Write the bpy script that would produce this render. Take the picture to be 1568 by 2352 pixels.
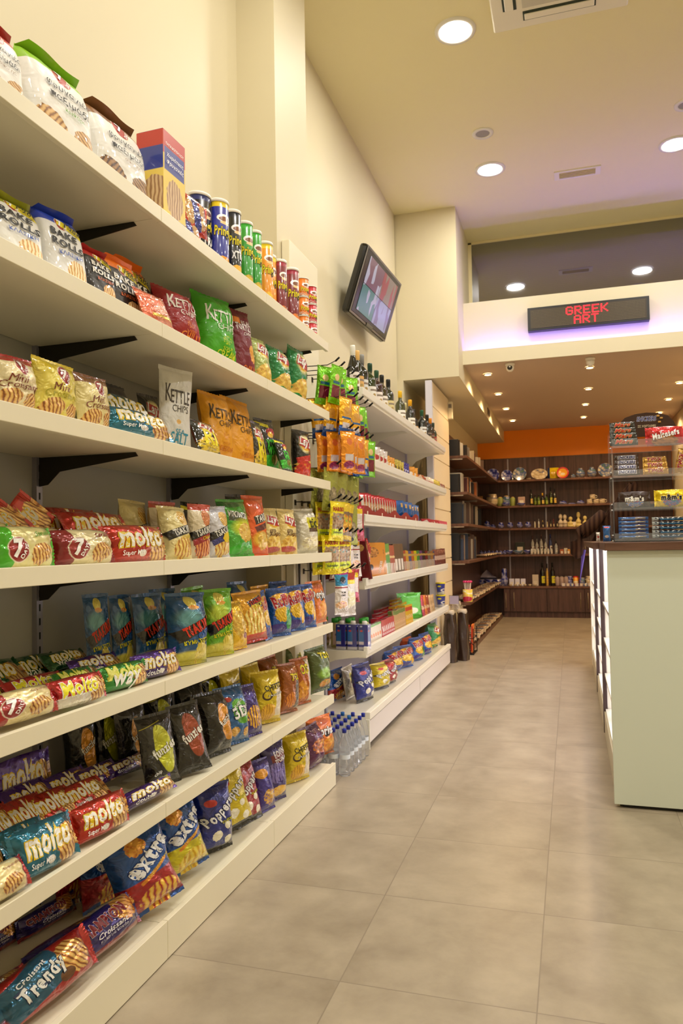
import bpy, bmesh, math, random
from mathutils import Vector, Matrix, Euler
PI = math.pi
for o in list(bpy.data.objects): bpy.data.objects.remove(o)
C = bpy.context.scene.collection
S = bpy.context.scene
R = math.radians

# ---------------------------------------------------------------- camera
YAW, PITCH, ROLL, FPX, CX, CY, EYE = .2962, .0378, -.0168, 1722.95, 784, 1185.8, 1.37
fw = Vector((-math.sin(YAW)*math.cos(PITCH), math.cos(YAW)*math.cos(PITCH), math.sin(PITCH)))
rt0 = Vector((math.cos(YAW), math.sin(YAW), 0)); up0 = rt0.cross(fw)
rt = rt0*math.cos(ROLL)+up0*math.sin(ROLL); up = -rt0*math.sin(ROLL)+up0*math.cos(ROLL)
cam = bpy.data.cameras.new('camera'); camo = bpy.data.objects.new('camera', cam); C.objects.link(camo)
cam.sensor_fit = 'VERTICAL'; cam.sensor_height = 36; cam.lens = FPX/2352*36
cam.shift_y = (CY-1176)/2352; cam.clip_start = .02
cam.dof.use_dof = True; cam.dof.focus_distance = 3.0; cam.dof.aperture_fstop = 6.3
M = Matrix((rt, up, -fw)).transposed().to_4x4(); M.translation = Vector((0, 0, EYE)); camo.matrix_world = M
S.camera = camo
# ---------------------------------------------------------------- exposure, world
S.view_settings.view_transform = 'Standard'; S.view_settings.look = 'None'
S.view_settings.exposure = 0.12; S.view_settings.gamma = 1; S.view_settings.use_curve_mapping = False
W = bpy.data.worlds.new('world'); S.world = W; W.use_nodes = True
W.node_tree.nodes['Background'].inputs[0].default_value = (1, .95, .86, 1)
W.node_tree.nodes['Background'].inputs[1].default_value = .12
LAMP = 23; SPOT = 32; COVE = 8.5; KIOSK = 4.0

# ---------------------------------------------------------------- picking helpers (pixel of the photograph -> point in the room)
def proj(X, Y, Z):
    d = Vector((X, Y, Z-EYE)); k = d.dot(fw)
    return CX+FPX*d.dot(rt)/k, CY-FPX*d.dot(up)/k
def P(x, y, X=None, Y=None, Z=None):
    d = fw+rt*(x-CX)/FPX-up*(y-CY)/FPX
    t = X/d[0] if X is not None else Y/d[1] if Y is not None else (Z-EYE)/d[2]
    return Vector((0, 0, EYE))+d*t
def Yat(px, X, Z):
    a, b = .3, 30
    for _ in range(40):
        m = (a+b)/2
        if (proj(X, m, Z)[0] < px) == (X < 0): a = m
        else: b = m
    return a
def Zat(py, X, Y):
    a, b = -1, 6
    for _ in range(40):
        m = (a+b)/2
        if proj(X, Y, m)[1] > py: a = m
        else: b = m
    return a

# ---------------------------------------------------------------- materials
def lin(h):
    h = h.lstrip('#'); c = [int(h[i:i+2], 16)/255 for i in (0, 2, 4)]
    return tuple(((v/12.92) if v <= .04045 else ((v+.055)/1.055)**2.4) for v in c)+(1,)
MATS = {}
def mat(name, col, rough=.5, metal=0, bump=0, bscale=20, coat=0, emit=0, trans=0, ior=1.45, spec=.5, vary=0, alpha=1):
    if name in MATS: return MATS[name]
    m = bpy.data.materials.new(name); m.use_nodes = True; MATS[name] = m
    n = m.node_tree.nodes; l = m.node_tree.links; b = n['Principled BSDF']
    c = lin(col) if isinstance(col, str) else col
    b.inputs['Base Color'].default_value = c; b.inputs['Roughness'].default_value = rough
    b.inputs['Metallic'].default_value = metal; b.inputs['Coat Weight'].default_value = coat
    b.inputs['IOR'].default_value = ior; b.inputs['Specular IOR Level'].default_value = spec
    b.inputs['Transmission Weight'].default_value = trans; b.inputs['Alpha'].default_value = alpha
    if emit: b.inputs['Emission Color'].default_value = c; b.inputs['Emission Strength'].default_value = emit
    if bump or vary:
        tc = n.new('ShaderNodeTexCoord'); nz = n.new('ShaderNodeTexNoise'); nz.inputs['Scale'].default_value = bscale
        nz.inputs['Detail'].default_value = 4; l.new(tc.outputs['Object'], nz.inputs['Vector'])
        if bump:
            bp = n.new('ShaderNodeBump'); bp.inputs['Strength'].default_value = bump; bp.inputs['Distance'].default_value = .01
            l.new(nz.outputs[0], bp.inputs['Height']); l.new(bp.outputs[0], b.inputs['Normal'])
        if vary:
            mx = n.new('ShaderNodeMix'); mx.data_type = 'RGBA'; l.new(nz.outputs[0], mx.inputs[0])
            mx.inputs[6].default_value = tuple(v*(1-vary) for v in c[:3])+(1,); mx.inputs[7].default_value = tuple(min(1, v*(1+vary)) for v in c[:3])+(1,)
            l.new(mx.outputs[2], b.inputs['Base Color'])
    return m
def wood(name, a, b_, rough=.35, sc=(14, 14, .7), axis=None):
    m = mat(name, a, rough); n = m.node_tree.nodes; l = m.node_tree.links
    tc = n.new('ShaderNodeTexCoord'); mp = n.new('ShaderNodeMapping'); mp.inputs['Scale'].default_value = sc
    nz = n.new('ShaderNodeTexNoise'); nz.inputs['Scale'].default_value = 1.6; nz.inputs['Detail'].default_value = 7; nz.inputs['Roughness'].default_value = .65
    r = n.new('ShaderNodeValToRGB'); r.color_ramp.elements[0].position = .32; r.color_ramp.elements[1].position = .7
    r.color_ramp.elements[0].color = lin(a); r.color_ramp.elements[1].color = lin(b_)
    l.new(tc.outputs['Object'], mp.inputs[0]); l.new(mp.outputs[0], nz.inputs['Vector']); l.new(nz.outputs[0], r.inputs[0]); l.new(r.outputs[0], n['Principled BSDF'].inputs['Base Color'])
    return m

# ---------------------------------------------------------------- mesh builder
class MB:
    def __init__(s): s.v = []; s.f = []; s.uv = []; s.mi = []; s.cur = 0
    def face(s, ids, uvs=None):
        s.f.append(tuple(ids)); s.uv.append(uvs or [(0, 0)]*len(ids)); s.mi.append(s.cur)
    def box(s, a, b, uv=False, M=None):
        x0, y0, z0 = a; x1, y1, z1 = b; k = len(s.v)
        p = [(x0,y0,z0),(x1,y0,z0),(x1,y1,z0),(x0,y1,z0),(x0,y0,z1),(x1,y0,z1),(x1,y1,z1),(x0,y1,z1)]
        if M is not None: p = [tuple(M @ Vector(q)) for q in p]
        s.v += p; w = max(1e-6, x1-x0); h = (z1-z0)/w; d = (y1-y0)/w
        for q, u in (((0,1,5,4), (0,0,1,h)), ((1,2,6,5), (0,0,d,h)), ((2,3,7,6), (0,0,1,h)), ((3,0,4,7), (0,0,d,h)), ((4,5,6,7), (0,h-.02,1,h-.001)), ((3,2,1,0), (0,.001,1,.02))):
            s.face([k+i for i in q], [(u[0],u[1]),(u[2],u[1]),(u[2],u[3]),(u[0],u[3])])
        return s
    def tube(s, pts, r, n=8, cap=True):
        pts = [Vector(p) for p in pts]; k = len(s.v); rr = r if isinstance(r, (list, tuple)) else [r]*len(pts)
        for i, p in enumerate(pts):
            t = (pts[min(i+1, len(pts)-1)]-pts[max(i-1, 0)]).normalized()
            a = t.cross(Vector((0, 0, 1)) if abs(t.z) < .9 else Vector((1, 0, 0))).normalized(); b = t.cross(a)
            for j in range(n):
                q = 2*PI*j/n; s.v.append(tuple(p+(a*math.cos(q)+b*math.sin(q))*rr[i]))
        for i in range(len(pts)-1):
            for j in range(n):
                a0 = k+i*n+j; a1 = k+i*n+(j+1) % n; s.face((a0, a1, a1+n, a0+n))
        if cap: s.face([k+j for j in range(n)][::-1]); s.face([k+(len(pts)-1)*n+j for j in range(n)])
        return s
    def lathe(s, prof, n=20, c=(0, 0, 0), capb=True, capt=True, hscale=1):
        k = len(s.v); H = prof[-1][1]-prof[0][1] or 1
        for r, z in prof:
            for j in range(n):
                q = 2*PI*j/n-PI/2; s.v.append((c[0]+r*math.cos(q), c[1]+r*math.sin(q), c[2]+z))
        for i in range(len(prof)-1):
            for j in range(n):
                a0 = k+i*n+j; a1 = k+i*n+(j+1) % n
                u0 = ((j/n+.5) % 1); u1 = u0+1/n; z0 = prof[i][1]*hscale; z1 = prof[i+1][1]*hscale
                s.face((a0, a1, a1+n, a0+n), [(u0, z0), (u1, z0), (u1, z1), (u0, z1)])
        if capb: s.face([k+j for j in range(n)][::-1])
        if capt: s.face([k+(len(prof)-1)*n+j for j in range(n)])
        return s
    def grid(s, fn, nu, nv, flip=False, uvf=None):
        k = len(s.v)
        for j in range(nv+1):
            for i in range(nu+1): s.v.append(tuple(fn(i/nu, j/nv)))
        for j in range(nv):
            for i in range(nu):
                a = k+j*(nu+1)+i; q = [a, a+1, a+nu+2, a+nu+1]; g = [(i, j), (i+1, j), (i+1, j+1), (i, j+1)]
                uv = [uvf(x/nu, y/nv) if uvf else (x/nu, y/nv) for x, y in g]
                if flip: q = q[::-1]; uv = uv[::-1]
                s.face(q, uv)
        return s
    def mesh(s, name, mats, smooth=False, bevel=0):
        m = bpy.data.meshes.new(name); m.from_pydata(s.v, [], s.f)
        u = m.uv_layers.new(name='UVMap'); flat = [c for f in s.uv for p in f for c in p]; u.data.foreach_set('uv', flat)
        for q in (mats if isinstance(mats, (list, tuple)) else [mats]): m.materials.append(q)
        m.polygons.foreach_set('material_index', s.mi)
        if smooth: m.polygons.foreach_set('use_smooth', [True]*len(s.f))
        m.update(); return m
    def build(s, name, mats, parent=None, smooth=False, bevel=0):
        o = bpy.data.objects.new(name, s.mesh(name, mats, smooth)); C.objects.link(o)
        if parent: o.parent = parent
        if bevel:
            b = o.modifiers.new('bevel', 'BEVEL'); b.width = bevel; b.segments = 2; b.limit_method = 'ANGLE'
        return o
def box(name, a, b, m, parent=None, bevel=0):
    a, b = [min(p, q) for p, q in zip(a, b)], [max(p, q) for p, q in zip(a, b)]
    return MB().box(a, b).build(name, m, parent, bevel=bevel)
def tag(o, label, cat, group=None, kind=None):
    o['label'] = label; o['category'] = cat
    if group: o['group'] = group
    if kind: o['kind'] = kind
    return o
def st(o): o['kind'] = 'structure'; return o
def empty(name, loc, rz=0):
    o = bpy.data.objects.new(name, None); C.objects.link(o); o.location = loc; o.rotation_euler = (0, 0, rz); o.empty_display_size = .1; return o
def light(name, kind, loc, energy, col=(1, 1, 1), rot=(0, 0, 0), **k):
    l = bpy.data.lights.new(name, kind); l.energy = energy; l.color = col
    for a, b in k.items(): setattr(l, a, b)
    o = bpy.data.objects.new(name, l); C.objects.link(o); o.location = loc; o.rotation_euler = rot; return o

# ================================================================ THE ROOM
cream = mat('cream paint', '#d9ceae', .55, bump=.02, bscale=60)
ceilm = mat('ceiling paint', '#eee4b6', .6, bump=.02, bscale=60)
backceil = mat('matt beige ceiling', '#cdb8a4', .6)
orange = mat('orange paint', '#fa9008', .45, bump=.02, bscale=60)
darkwood = wood('dark walnut laminate', '#3a2723', '#6c4c44', .35)
shelfwood = wood('walnut shelf board', '#4a2e24', '#7c5440', .35)
white = mat('white lacquered metal', '#efe9d8', .3)
shelfm = mat('cream laminate shelf', '#eee6cc', .35)
backm = mat('grey white back panel', '#aeaca4', .45)
blackm = mat('black metal', '#15130f', .35, metal=.5)
XW = -1.87; ZC = 5.2
# floor tiles: 0.6 m, joints on X=-0.132, Y=... (beige stone with soft clouds)
fm = bpy.data.materials.new('beige stone tiles'); fm.use_nodes = True; n = fm.node_tree.nodes; l = fm.node_tree.links; b = n['Principled BSDF']
tc = n.new('ShaderNodeTexCoord'); sx = n.new('ShaderNodeSeparateXYZ'); l.new(tc.outputs['Object'], sx.inputs[0])
def mth(op, a, b_=None, c_=None, cl=False):
    q = n.new('ShaderNodeMath'); q.operation = op; q.use_clamp = cl
    for i, v in enumerate((a, b_, c_)):
        if v is None: continue
        if isinstance(v, (int, float)): q.inputs[i].default_value = v
        else: l.new(v, q.inputs[i])
    return q.outputs[0]
def joint(sock, off):
    a = mth('ADD', sock, off); a = mth('DIVIDE', a, .6); a = mth('FRACT', a); a = mth('SUBTRACT', a, .5); a = mth('ABSOLUTE', a)
    return mth('GREATER_THAN', a, .5-.0035)
jx = joint(sx.outputs[0], 30+.132); jy = joint(sx.outputs[1], 30-2.895)
j = mth('MAXIMUM', jx, jy)
def cell(sock, off):
    return mth('FLOOR', mth('DIVIDE', mth('ADD', sock, off), .6))
cmb = n.new('ShaderNodeCombineXYZ'); l.new(cell(sx.outputs[0], 30.132), cmb.inputs[0]); l.new(cell(sx.outputs[1], 30-2.895), cmb.inputs[1])
wn = n.new('ShaderNodeTexWhiteNoise'); wn.noise_dimensions = '3D'; l.new(cmb.outputs[0], wn.inputs[0])
ad = n.new('ShaderNodeVectorMath'); ad.operation = 'MULTIPLY_ADD'; l.new(wn.outputs['Color'], ad.inputs[0]); ad.inputs[1].default_value = (9, 9, 9); l.new(tc.outputs['Object'], ad.inputs[2])
nz = n.new('ShaderNodeTexNoise'); nz.inputs['Scale'].default_value = 4.5; nz.inputs['Detail'].default_value = 6; nz.inputs['Roughness'].default_value = .6; nz.inputs['Distortion'].default_value = .15; l.new(ad.outputs[0], nz.inputs['Vector'])
rp = n.new('ShaderNodeValToRGB'); l.new(nz.outputs[0], rp.inputs[0]); e = rp.color_ramp.elements
e[0].position = .1; e[0].color = lin('#857764'); e[1].position = .9; e[1].color = lin('#c0b29b')
mx = n.new('ShaderNodeMix'); mx.data_type = 'RGBA'; l.new(j, mx.inputs[0]); l.new(rp.outputs[0], mx.inputs[6]); mx.inputs[7].default_value = lin('#8f8270')
l.new(mx.outputs[2], b.inputs['Base Color'])
b.inputs['Roughness'].default_value = .3
bp = n.new('ShaderNodeBump'); bp.inputs['Strength'].default_value = .5; bp.inputs['Distance'].default_value = .002; l.new(mth('SUBTRACT', 1, j), bp.inputs['Height']); l.new(bp.outputs[0], b.inputs['Normal'])
st(box('floor', (-2.2, -3, -.1), (4.2, 15, 0), fm))
st(box('ceiling', (-2.2, -3, ZC), (4.2, 9.7, ZC+.1), ceilm))
st(box('wall_left', (XW-.15, -3, 0), (XW, 8.42, ZC), cream))
st(box('wall_right', (4.0, -3, 0), (4.15, 9.7, ZC), cream))
st(box('wall_rear', (-2.02, -3.15, 0), (4.15, -3, ZC), cream))
st(box('trim_1', (XW-.02, 4.097, 0), (-1.623, 4.66, ZC-.001), cream))            # pilaster between the two shelving runs
# bulkhead pilaster at the mouth of the back room
st(box('trim_2', (-2.0, 8.437, 3.25), (-1.16, 14.4, ZC-.001), cream))
st(box('wall_back', (-2.05, 14.4, 0), (2.05, 14.55, 3.7), orange))
st(box('ceiling_back', (-1.17, 8.825, 3.462), (2.0, 14.41, 3.6), backceil))
st(box('wall_side', (-1.8, 9.9, 0), (-1.66, 14.41, 3.26), cream))
st(box('wall_left_back', (-2.0, 8.42, 0), (-1.8, 14.41, 3.26), cream))
st(box('wall_right_back', (1.75, 8.8, 0), (1.9, 14.41, 3.5), cream))
# beam: lip, fascia wall with sill
bm = MB(); bm.box((-1.161, 8.8, 3.46), (4.05, 8.82, 3.625)); bm.box((-1.161, 8.82, 3.57), (4.05, 8.949, 3.595))
st(bm.build('trim_3', cream))
st(box('wall_beam', (-1.161, 8.95, 3.5), (4.05, 9.62, 4.235), cream))
st(box('wall_upper', (-1.161, 9.6, 4.2), (4.05, 9.72, ZC), cream))
# mezzanine window: frame and one dark pane
fr = MB(); zt = 5.17; zb = 4.235
fr.box((-1.16, 9.53, zb), (-1.118, 9.6, zt+.02)); fr.box((-1.16, 9.53, zt), (4.0, 9.6, ZC-.002)); fr.box((-1.16, 9.53, zb), (4.0, 9.6, zb+.03))
wf = st(fr.build('window_1', mat('cream window frame', '#e9dcae', .4)))
gl = mat('smoked window glass with blinds', '#1c1c20', .03, spec=1, ior=2.2)
gn = gl.node_tree.nodes; gk = gl.node_tree.links
gt = gn.new('ShaderNodeTexCoord'); gw = gn.new('ShaderNodeTexWave'); gw.bands_direction = 'Z'; gw.inputs['Scale'].default_value = 13; gk.new(gt.outputs['Object'], gw.inputs[0])
gr = gn.new('ShaderNodeValToRGB'); gr.color_ramp.elements[0].color = lin('#151518'); gr.color_ramp.elements[1].color = lin('#2e2d30'); gk.new(gw.outputs[0], gr.inputs[0]); gk.new(gr.outputs[0], gn['Principled BSDF'].inputs['Base Color'])
box('pane', (-1.118, 9.55, zb), (4.0, 9.56, zt), gl, wf)
# light strip hidden in the trough of the beam
cv = MB(); cv.box((-1.1, 8.84, 3.60), (4.0, 8.865, 3.607))
cs = cv.build('light_strip', mat('violet light strip', (.22, .16, 1, 1), emit=COVE*6)); tag(cs, 'violet blue light strip in the trough below the scrolling sign', 'light strip')

# ---------------------------------------------------------------- lamps in the ceiling
lampm = mat('lit lamp diffuser', (1, .98, .92, 1), emit=26)
ring = mat('white lamp ring', '#e8e4da', .3)
def downlight(x, y, z, r, label, energy, col=(1, .96, .88), grp='round downlights of the main ceiling', em=lampm, spot=None):
    t = empty('downlight', (x, y, z)); tag(t, label, 'ceiling light', grp)
    MB().lathe([(r*1.28, 0), (r*1.25, -.012), (r*1.02, -.014), (r, -.006)], 32, capb=False, capt=False).build('ring', ring, t, True)
    MB().lathe([(0.001, -.004), (r, -.005)], 32, capb=False, capt=False).build('diffuser', em, t)
    if spot: q = light('lamp', 'SPOT', (0, 0, -.03), energy, col, spot_size=R(spot), spot_blend=.5, shadow_soft_size=r)
    else: q = light('lamp', 'AREA', (0, 0, -.02), energy, col, shape='DISK', size=r*2)
    q.parent = t; return t
downlight(-.726, 5.5, ZC, .12, 'large round downlight nearest the camera on the cream ceiling', LAMP)
downlight(-.693, 7.698, ZC, .12, 'round downlight left of the ceiling vent', LAMP)
downlight(1.068, 7.784, ZC, .12, 'round downlight cut by the right edge of the photo', LAMP)
for x, y in ((1.07, 5.5), (-.72, 3.3), (1.07, 3.3), (-.72, 1.1), (1.07, 1.1), (2.8, 4.4), (2.8, 1.5), (2.8, 7), (-.72, -1.1), (1.07, -1.1)):
    downlight(x, y, ZC, .12, 'round downlight of the main ceiling outside the photo', LAMP)
def speaker(x, y, lab):
    t = empty('ceiling_speaker', (x, y, ZC)); tag(t, lab, 'speaker', 'round ceiling speakers')
    MB().lathe([(.10, 0), (.098, -.008), (.066, -.01), (.064, -.004)], 28, capb=False, capt=False).build('ring', ring, t, True)
    MB().lathe([(.001, -.005), (.065, -.005)], 28, capb=False, capt=False).build('grille', mat('grey grille', '#9b958d', .6), t)
speaker(-.689, 6.993, 'round white ceiling speaker with grey grille behind the downlight'); speaker(1.073, 7.102, 'round ceiling speaker cut by the right edge of the photo')
t = empty('air_vent', (.164, 8.068, ZC)); tag(t, 'small rectangular white slatted air vent in the cream ceiling', 'vent')
m = MB(); m.box((-.23, -.09, -.012), (.23, -.062, 0)); m.box((-.23, .062, -.012), (.23, .09, 0)); m.box((-.23, -.062, -.012), (-.18, .062, 0)); m.box((.18, -.062, -.012), (.23, .062, 0)); m.build('frame', white, t)
m = MB()
for i in range(4): m.box((-.18, -.055+i*.03, -.012), (.18, -.04+i*.03, -.004))
m.build('louvre', mat('cream louvre', '#d8c890', .5), t); box('recess', (-.18, -.062, -.003), (.18, .062, -.001), mat('dark recess', '#3a3428', .8), t)
t = empty('air_conditioner', (.02, 5.12, ZC)); tag(t, 'white ceiling cassette air conditioner at the top of the photo', 'air conditioner')
box('casing', (-.47, -.47, -.03), (.47, .47, 0), white, t, .012); box('grille', (-.25, -.25, -.036), (.25, .25, -.028), mat('pale grey grille', '#c9c4b4', .5), t)
for a in range(4):
    q = box('flap', (-.24, .31, -.044), (.24, .37, -.034), white, t, .004); q.rotation_euler = (0, 0, a*PI/2)
    q = box('air_slot', (-.25, .29, -.034), (.25, .385, -.029), mat('dark slot', '#2f3a2c', .6), t); q.rotation_euler = (0, 0, a*PI/2)
warm = mat('lit warm spot', (1, .75, .4, 1), emit=40)
names = ['nearest', 'second', 'third', 'farthest']
for col, xs, ys, who in (('left', [-.934, -.926, -.919, -.907], [9.397, 10.708, 11.957, 13.171], 'left'), ('mid', [.271, .285, .266, .259], [9.468, 10.806, 12.044, 13.275], 'middle'), ('right', [1.44, 1.441, 1.448, 1.45], [9.5, 10.842, 12.074, 13.3], 'right')):
    for i in range(4):
        downlight(xs[i], ys[i], 3.46, .04, '%s small warm spotlight of the %s row in the back room ceiling' % (names[i], who), SPOT, (1, .68, .36), 'small warm spotlights of the back room ceiling', warm, 150)
# ================================================================ LEFT SHELVING RUN (cream)
XF = -1.322; TL = [2.545, 2.142, 1.737, 1.327, .922, .5165, .128]; YJ = [-.543, .392, 1.327, 2.262, 3.198, 4.128]
u = empty('shelving_unit', (-1.6, 2.26, 0)); tag(u, 'long cream wall shelving with seven levels of snacks, nearest the camera', 'shelving')
def par(o): o.matrix_parent_inverse = Matrix.Translation(-Vector(o.parent.location)); return o
for i in range(len(YJ)-1):
    y0, y1 = YJ[i]+.001, YJ[i+1]-.001
    par(box('back_panel', (-1.858, y0, .0), (-1.845, y1, 2.72), backm, u))
    for k, z in enumerate(TL):
        if k < 6:
            s = par(box('shelf', (-1.84, y0, z-.035), (XF-.018, y1, z-.01), shelfm, u)); f = box('fascia', (XF-.018, y0, z-.05), (XF, y1, z), shelfm, s, .0015)
        else:
            s = par(box('base', (-1.84, y0, .0), (XF-.018, y1, z-.01), shelfm, u)); f = box('fascia', (XF-.018, y0, .004), (XF+.003, y1, z), shelfm, s, .0015)
post = mat('slotted steel post', '#a8a6b4', .35, metal=.6)
for y in YJ:
    m = MB(); m.box((-1.845, y-.016, 0), (-1.825, y+.016, 2.72))
    p = par(m.build('post', post, u))
    m = MB()
    for j in range(52): m.box((-1.8255, y-.004, .05+j*.05), (-1.8245, y+.004, .075+j*.05))
    m.build('slot', blackm, p)
    for k, z in enumerate(TL[:6]):
        yy = min(y, YJ[-1]-.012)
        m = MB(); q = len(m.v)
        prof = [(-1.825, z-.036), (-1.43, z-.036), (-1.42, z-.05), (-1.74, z-.09), (-1.79, z-.135), (-1.825, z-.14)]
        for dy in (-.0025, .0025): m.v += [(x, yy+dy, zz) for x, zz in prof]
        N = len(prof); m.face(range(N)); m.face([N+i for i in range(N)][::-1])
        for i in range(N): m.face((i, N+i, N+(i+1) % N, (i+1) % N)[::-1])
        par(m.build('bracket', mat('dark bracket', '#2c2822', .35, metal=.4), u))
# ---------------------------------------------------------------- hook panel in the gap
hp = empty('hook_board', (-1.6, 4.4, 0)); tag(hp, 'cream panel with black hooks between the two shelving runs', 'display panel')
par(box('backing', (-1.62, 4.165, 0), (-1.57, 4.69, 3.21), mat('cream panel', '#efe6cb', .4), hp, .003))
par(box('post', (-1.6, 4.70, 0), (-1.56, 4.73, 2.3), post, hp, .002))
# ---------------------------------------------------------------- second run
X2 = -1.325; L2 = [2.434, 1.969, 1.567, 1.1325, .673]; YK = [4.89, 6.65, 8.40]
u2 = empty('shelving_unit', (-1.6, 6.6, 0)); tag(u2, 'white metal wall shelving with wine on its top shelf, beyond the hook panel', 'shelving')
mm = mat('grey metal back panel', '#a9a3a6', .4); lip = mat('pale price rail', '#f1ecdf', .25)
for i in range(2):
    y0, y1 = YK[i]+.002, YK[i+1]-.002
    par(box('back_panel', (-1.80, y0, 0), (-1.785, y1, 2.55), mm, u2))
    for k, z in enumerate(L2):
        s = par(box('shelf', (-1.78, y0, z-.045), (X2-.03, y1, z-.02), white, u2, .003))
        box('price_rail', (X2-.03, y0, z-.045), (X2, y1, z+.008), lip, s, .004)
        m = MB(); m.box((X2-.06, y0, z-.068), (X2-.012, y1, z-.045)); m.build('under_rail', white, s)
    s = par(box('base', (-1.78, y0, .19), (X2-.03, y1, .225), white, u2, .003)); box('front_rail', (X2-.03, y0, .195), (X2+.01, y1, .245), white, s, .004)
    box('front_panel', (X2-.012, y0+.01, .04), (X2, y1, .185), mat('pale front panel', '#e3dbd3', .35), s)
    par(box('plinth', (-1.78, y0, 0), (X2-.05, y1, .04), mat('dark plinth', '#3a3630', .5), u2))
for y in YK:
    par(box('post', (-1.80, y-.025, 0), (-1.765, y+.025, 2.6), mat('lilac grey post', '#b9b4cc', .3, metal=.3), u2))
    for k, z in enumerate(L2):
        m = MB(); prof = [(-1.775, z-.02), (X2-.01, z-.02), (X2-.01, z-.06), (-1.45, z-.07), (-1.55, z-.085), (-1.66, z-.13), (-1.72, z-.19), (-1.775, z-.2)]; N = len(prof)
        for dy in (-.003, .003): m.v += [(x, y+dy, zz) for x, zz in prof]
        m.face(range(N)); m.face([N+i for i in range(N)][::-1])
        for i in range(N): m.face((i, N+i, N+(i+1) % N, (i+1) % N)[::-1])
        par(m.build('bracket', white, u2))
    if y < 5: par(box('end_plate', (-1.78, y-.012, 0), (X2+.008, y-.003, .2), white, u2, .002))
# slatwall end panel
sp = empty('slatwall_panel', (-1.49, 9.0, 0)); tag(sp, 'cream slotted wall panel at the far end of the wine shelving', 'slat panel')
m = MB(); m.box((-1.52, 8.46, 0), (-1.485, 9.62, 3.225))
for j in range(11): m.box((-1.485, 8.47, .02+j*.292), (-1.47, 9.62, .02+j*.292+.28))
par(m.build('panel', mat('cream slat laminate', '#ecdcbd', .4), sp))
par(box('edge_post', (-1.545, 8.41, 0), (-1.47, 8.455, 3.225), mat('lilac edge strip', '#d9d6e2', .3), sp, .003))
t = empty('wall_sensor', (-1.44, 9.6, 3.08)); tag(t, 'small cream sensor box on the edge of the slotted panel', 'sensor'); box('casing', (-.03, -.03, -.12), (.03, .03, .1), mat('cream plastic', '#e6dcc0', .4), t, .006); box('window', (-.02, -.032, .02), (.02, -.029, .07), mat('grey sensor window', '#888078', .3), t)

# ---------------------------------------------------------------- TV
t = empty('television', (-1.66, 6.614, 3.643)); tag(t, 'black tilted flat television on the left wall showing four camera views', 'television')
TVm = mat('glossy black plastic', '#0b0a09', .15, coat=.6); sil = mat('silver bezel', '#8d8a84', .3, metal=.7)
# local frame: x = right along the wall (+Y), z up, -y = towards the aisle
t.rotation_euler = (.322, 0, PI/2-.05)
W_, H_ = 1.076, .604
b_ = box('casing', (-W_/2, -.02, -H_/2), (W_/2, .06, H_/2), TVm, t, .03); box('rim', (-W_/2+.012, -.024, -H_/2+.012), (W_/2-.012, -.016, H_/2-.012), sil, t, .006)
box('bezel', (-W_/2+.03, -.027, -H_/2+.03), (W_/2-.03, -.02, H_/2-.03), mat('dark bezel', '#2a261f', .25), t, .004)
scr = []
def cctv(name, c1, c2, c3, sc):
    m = bpy.data.materials.new(name); m.use_nodes = True; n = m.node_tree.nodes; l = m.node_tree.links; b = n['Principled BSDF']
    tc = n.new('ShaderNodeTexCoord'); v = n.new('ShaderNodeTexVoronoi'); v.inputs['Scale'].default_value = sc; mp = n.new('ShaderNodeMapping'); mp.inputs['Rotation'].default_value = (0, .5, 0); mp.inputs['Scale'].default_value = (1, 1, .4)
    r = n.new('ShaderNodeValToRGB'); r.color_ramp.elements[0].color = lin(c1); r.color_ramp.elements[1].color = lin(c2); q = r.color_ramp.elements.new(.5); q.color = lin(c3); r.color_ramp.interpolation = 'CONSTANT'
    l.new(tc.outputs['Object'], mp.inputs[0]); l.new(mp.outputs[0], v.inputs['Vector']); l.new(v.outputs['Color'], r.inputs[0]); b.inputs['Roughness'].default_value = .2
    b.inputs['Base Color'].default_value = (.02, .02, .02, 1); l.new(r.outputs[0], b.inputs['Emission Color']); b.inputs['Emission Strength'].default_value = .75; return m
sw, sh = W_/2-.115, H_/2-.07
s_ = box('screen', (-sw, -.029, -sh), (sw, -.026, sh), mat('dark screen', '#101014', .15), t)
for (a0, a1, c0, c1, cols) in ((-sw, -.003, .003, sh, ('#b6b0c0', '#8f8fb0', '#7a5060')), (.003, sw, .003, sh, ('#8a7468', '#b0a890', '#a04048')), (-sw, -.003, -sh, -.003, ('#b0a8b8', '#9a8a98', '#4a7a70')), (.003, sw, -sh, -.003, ('#9a9ab8', '#b8aab0', '#7a6a8a'))):
    box('camera_view', (a0, -.031, c0), (a1, -.029, c1), cctv('camera view %s' % cols[0], *cols, 16), s_)
box('brand_plate', (-.09, -.031, -H_/2+.005), (.09, -.024, -H_/2+.04), TVm, t, .004)
box('wall_bracket', (-.15, .06, -.12), (.15, .15, .14), blackm, t, .01); box('rear_housing', (-.42, .06, -.2), (.42, .09, .2), TVm, t, .02)
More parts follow.
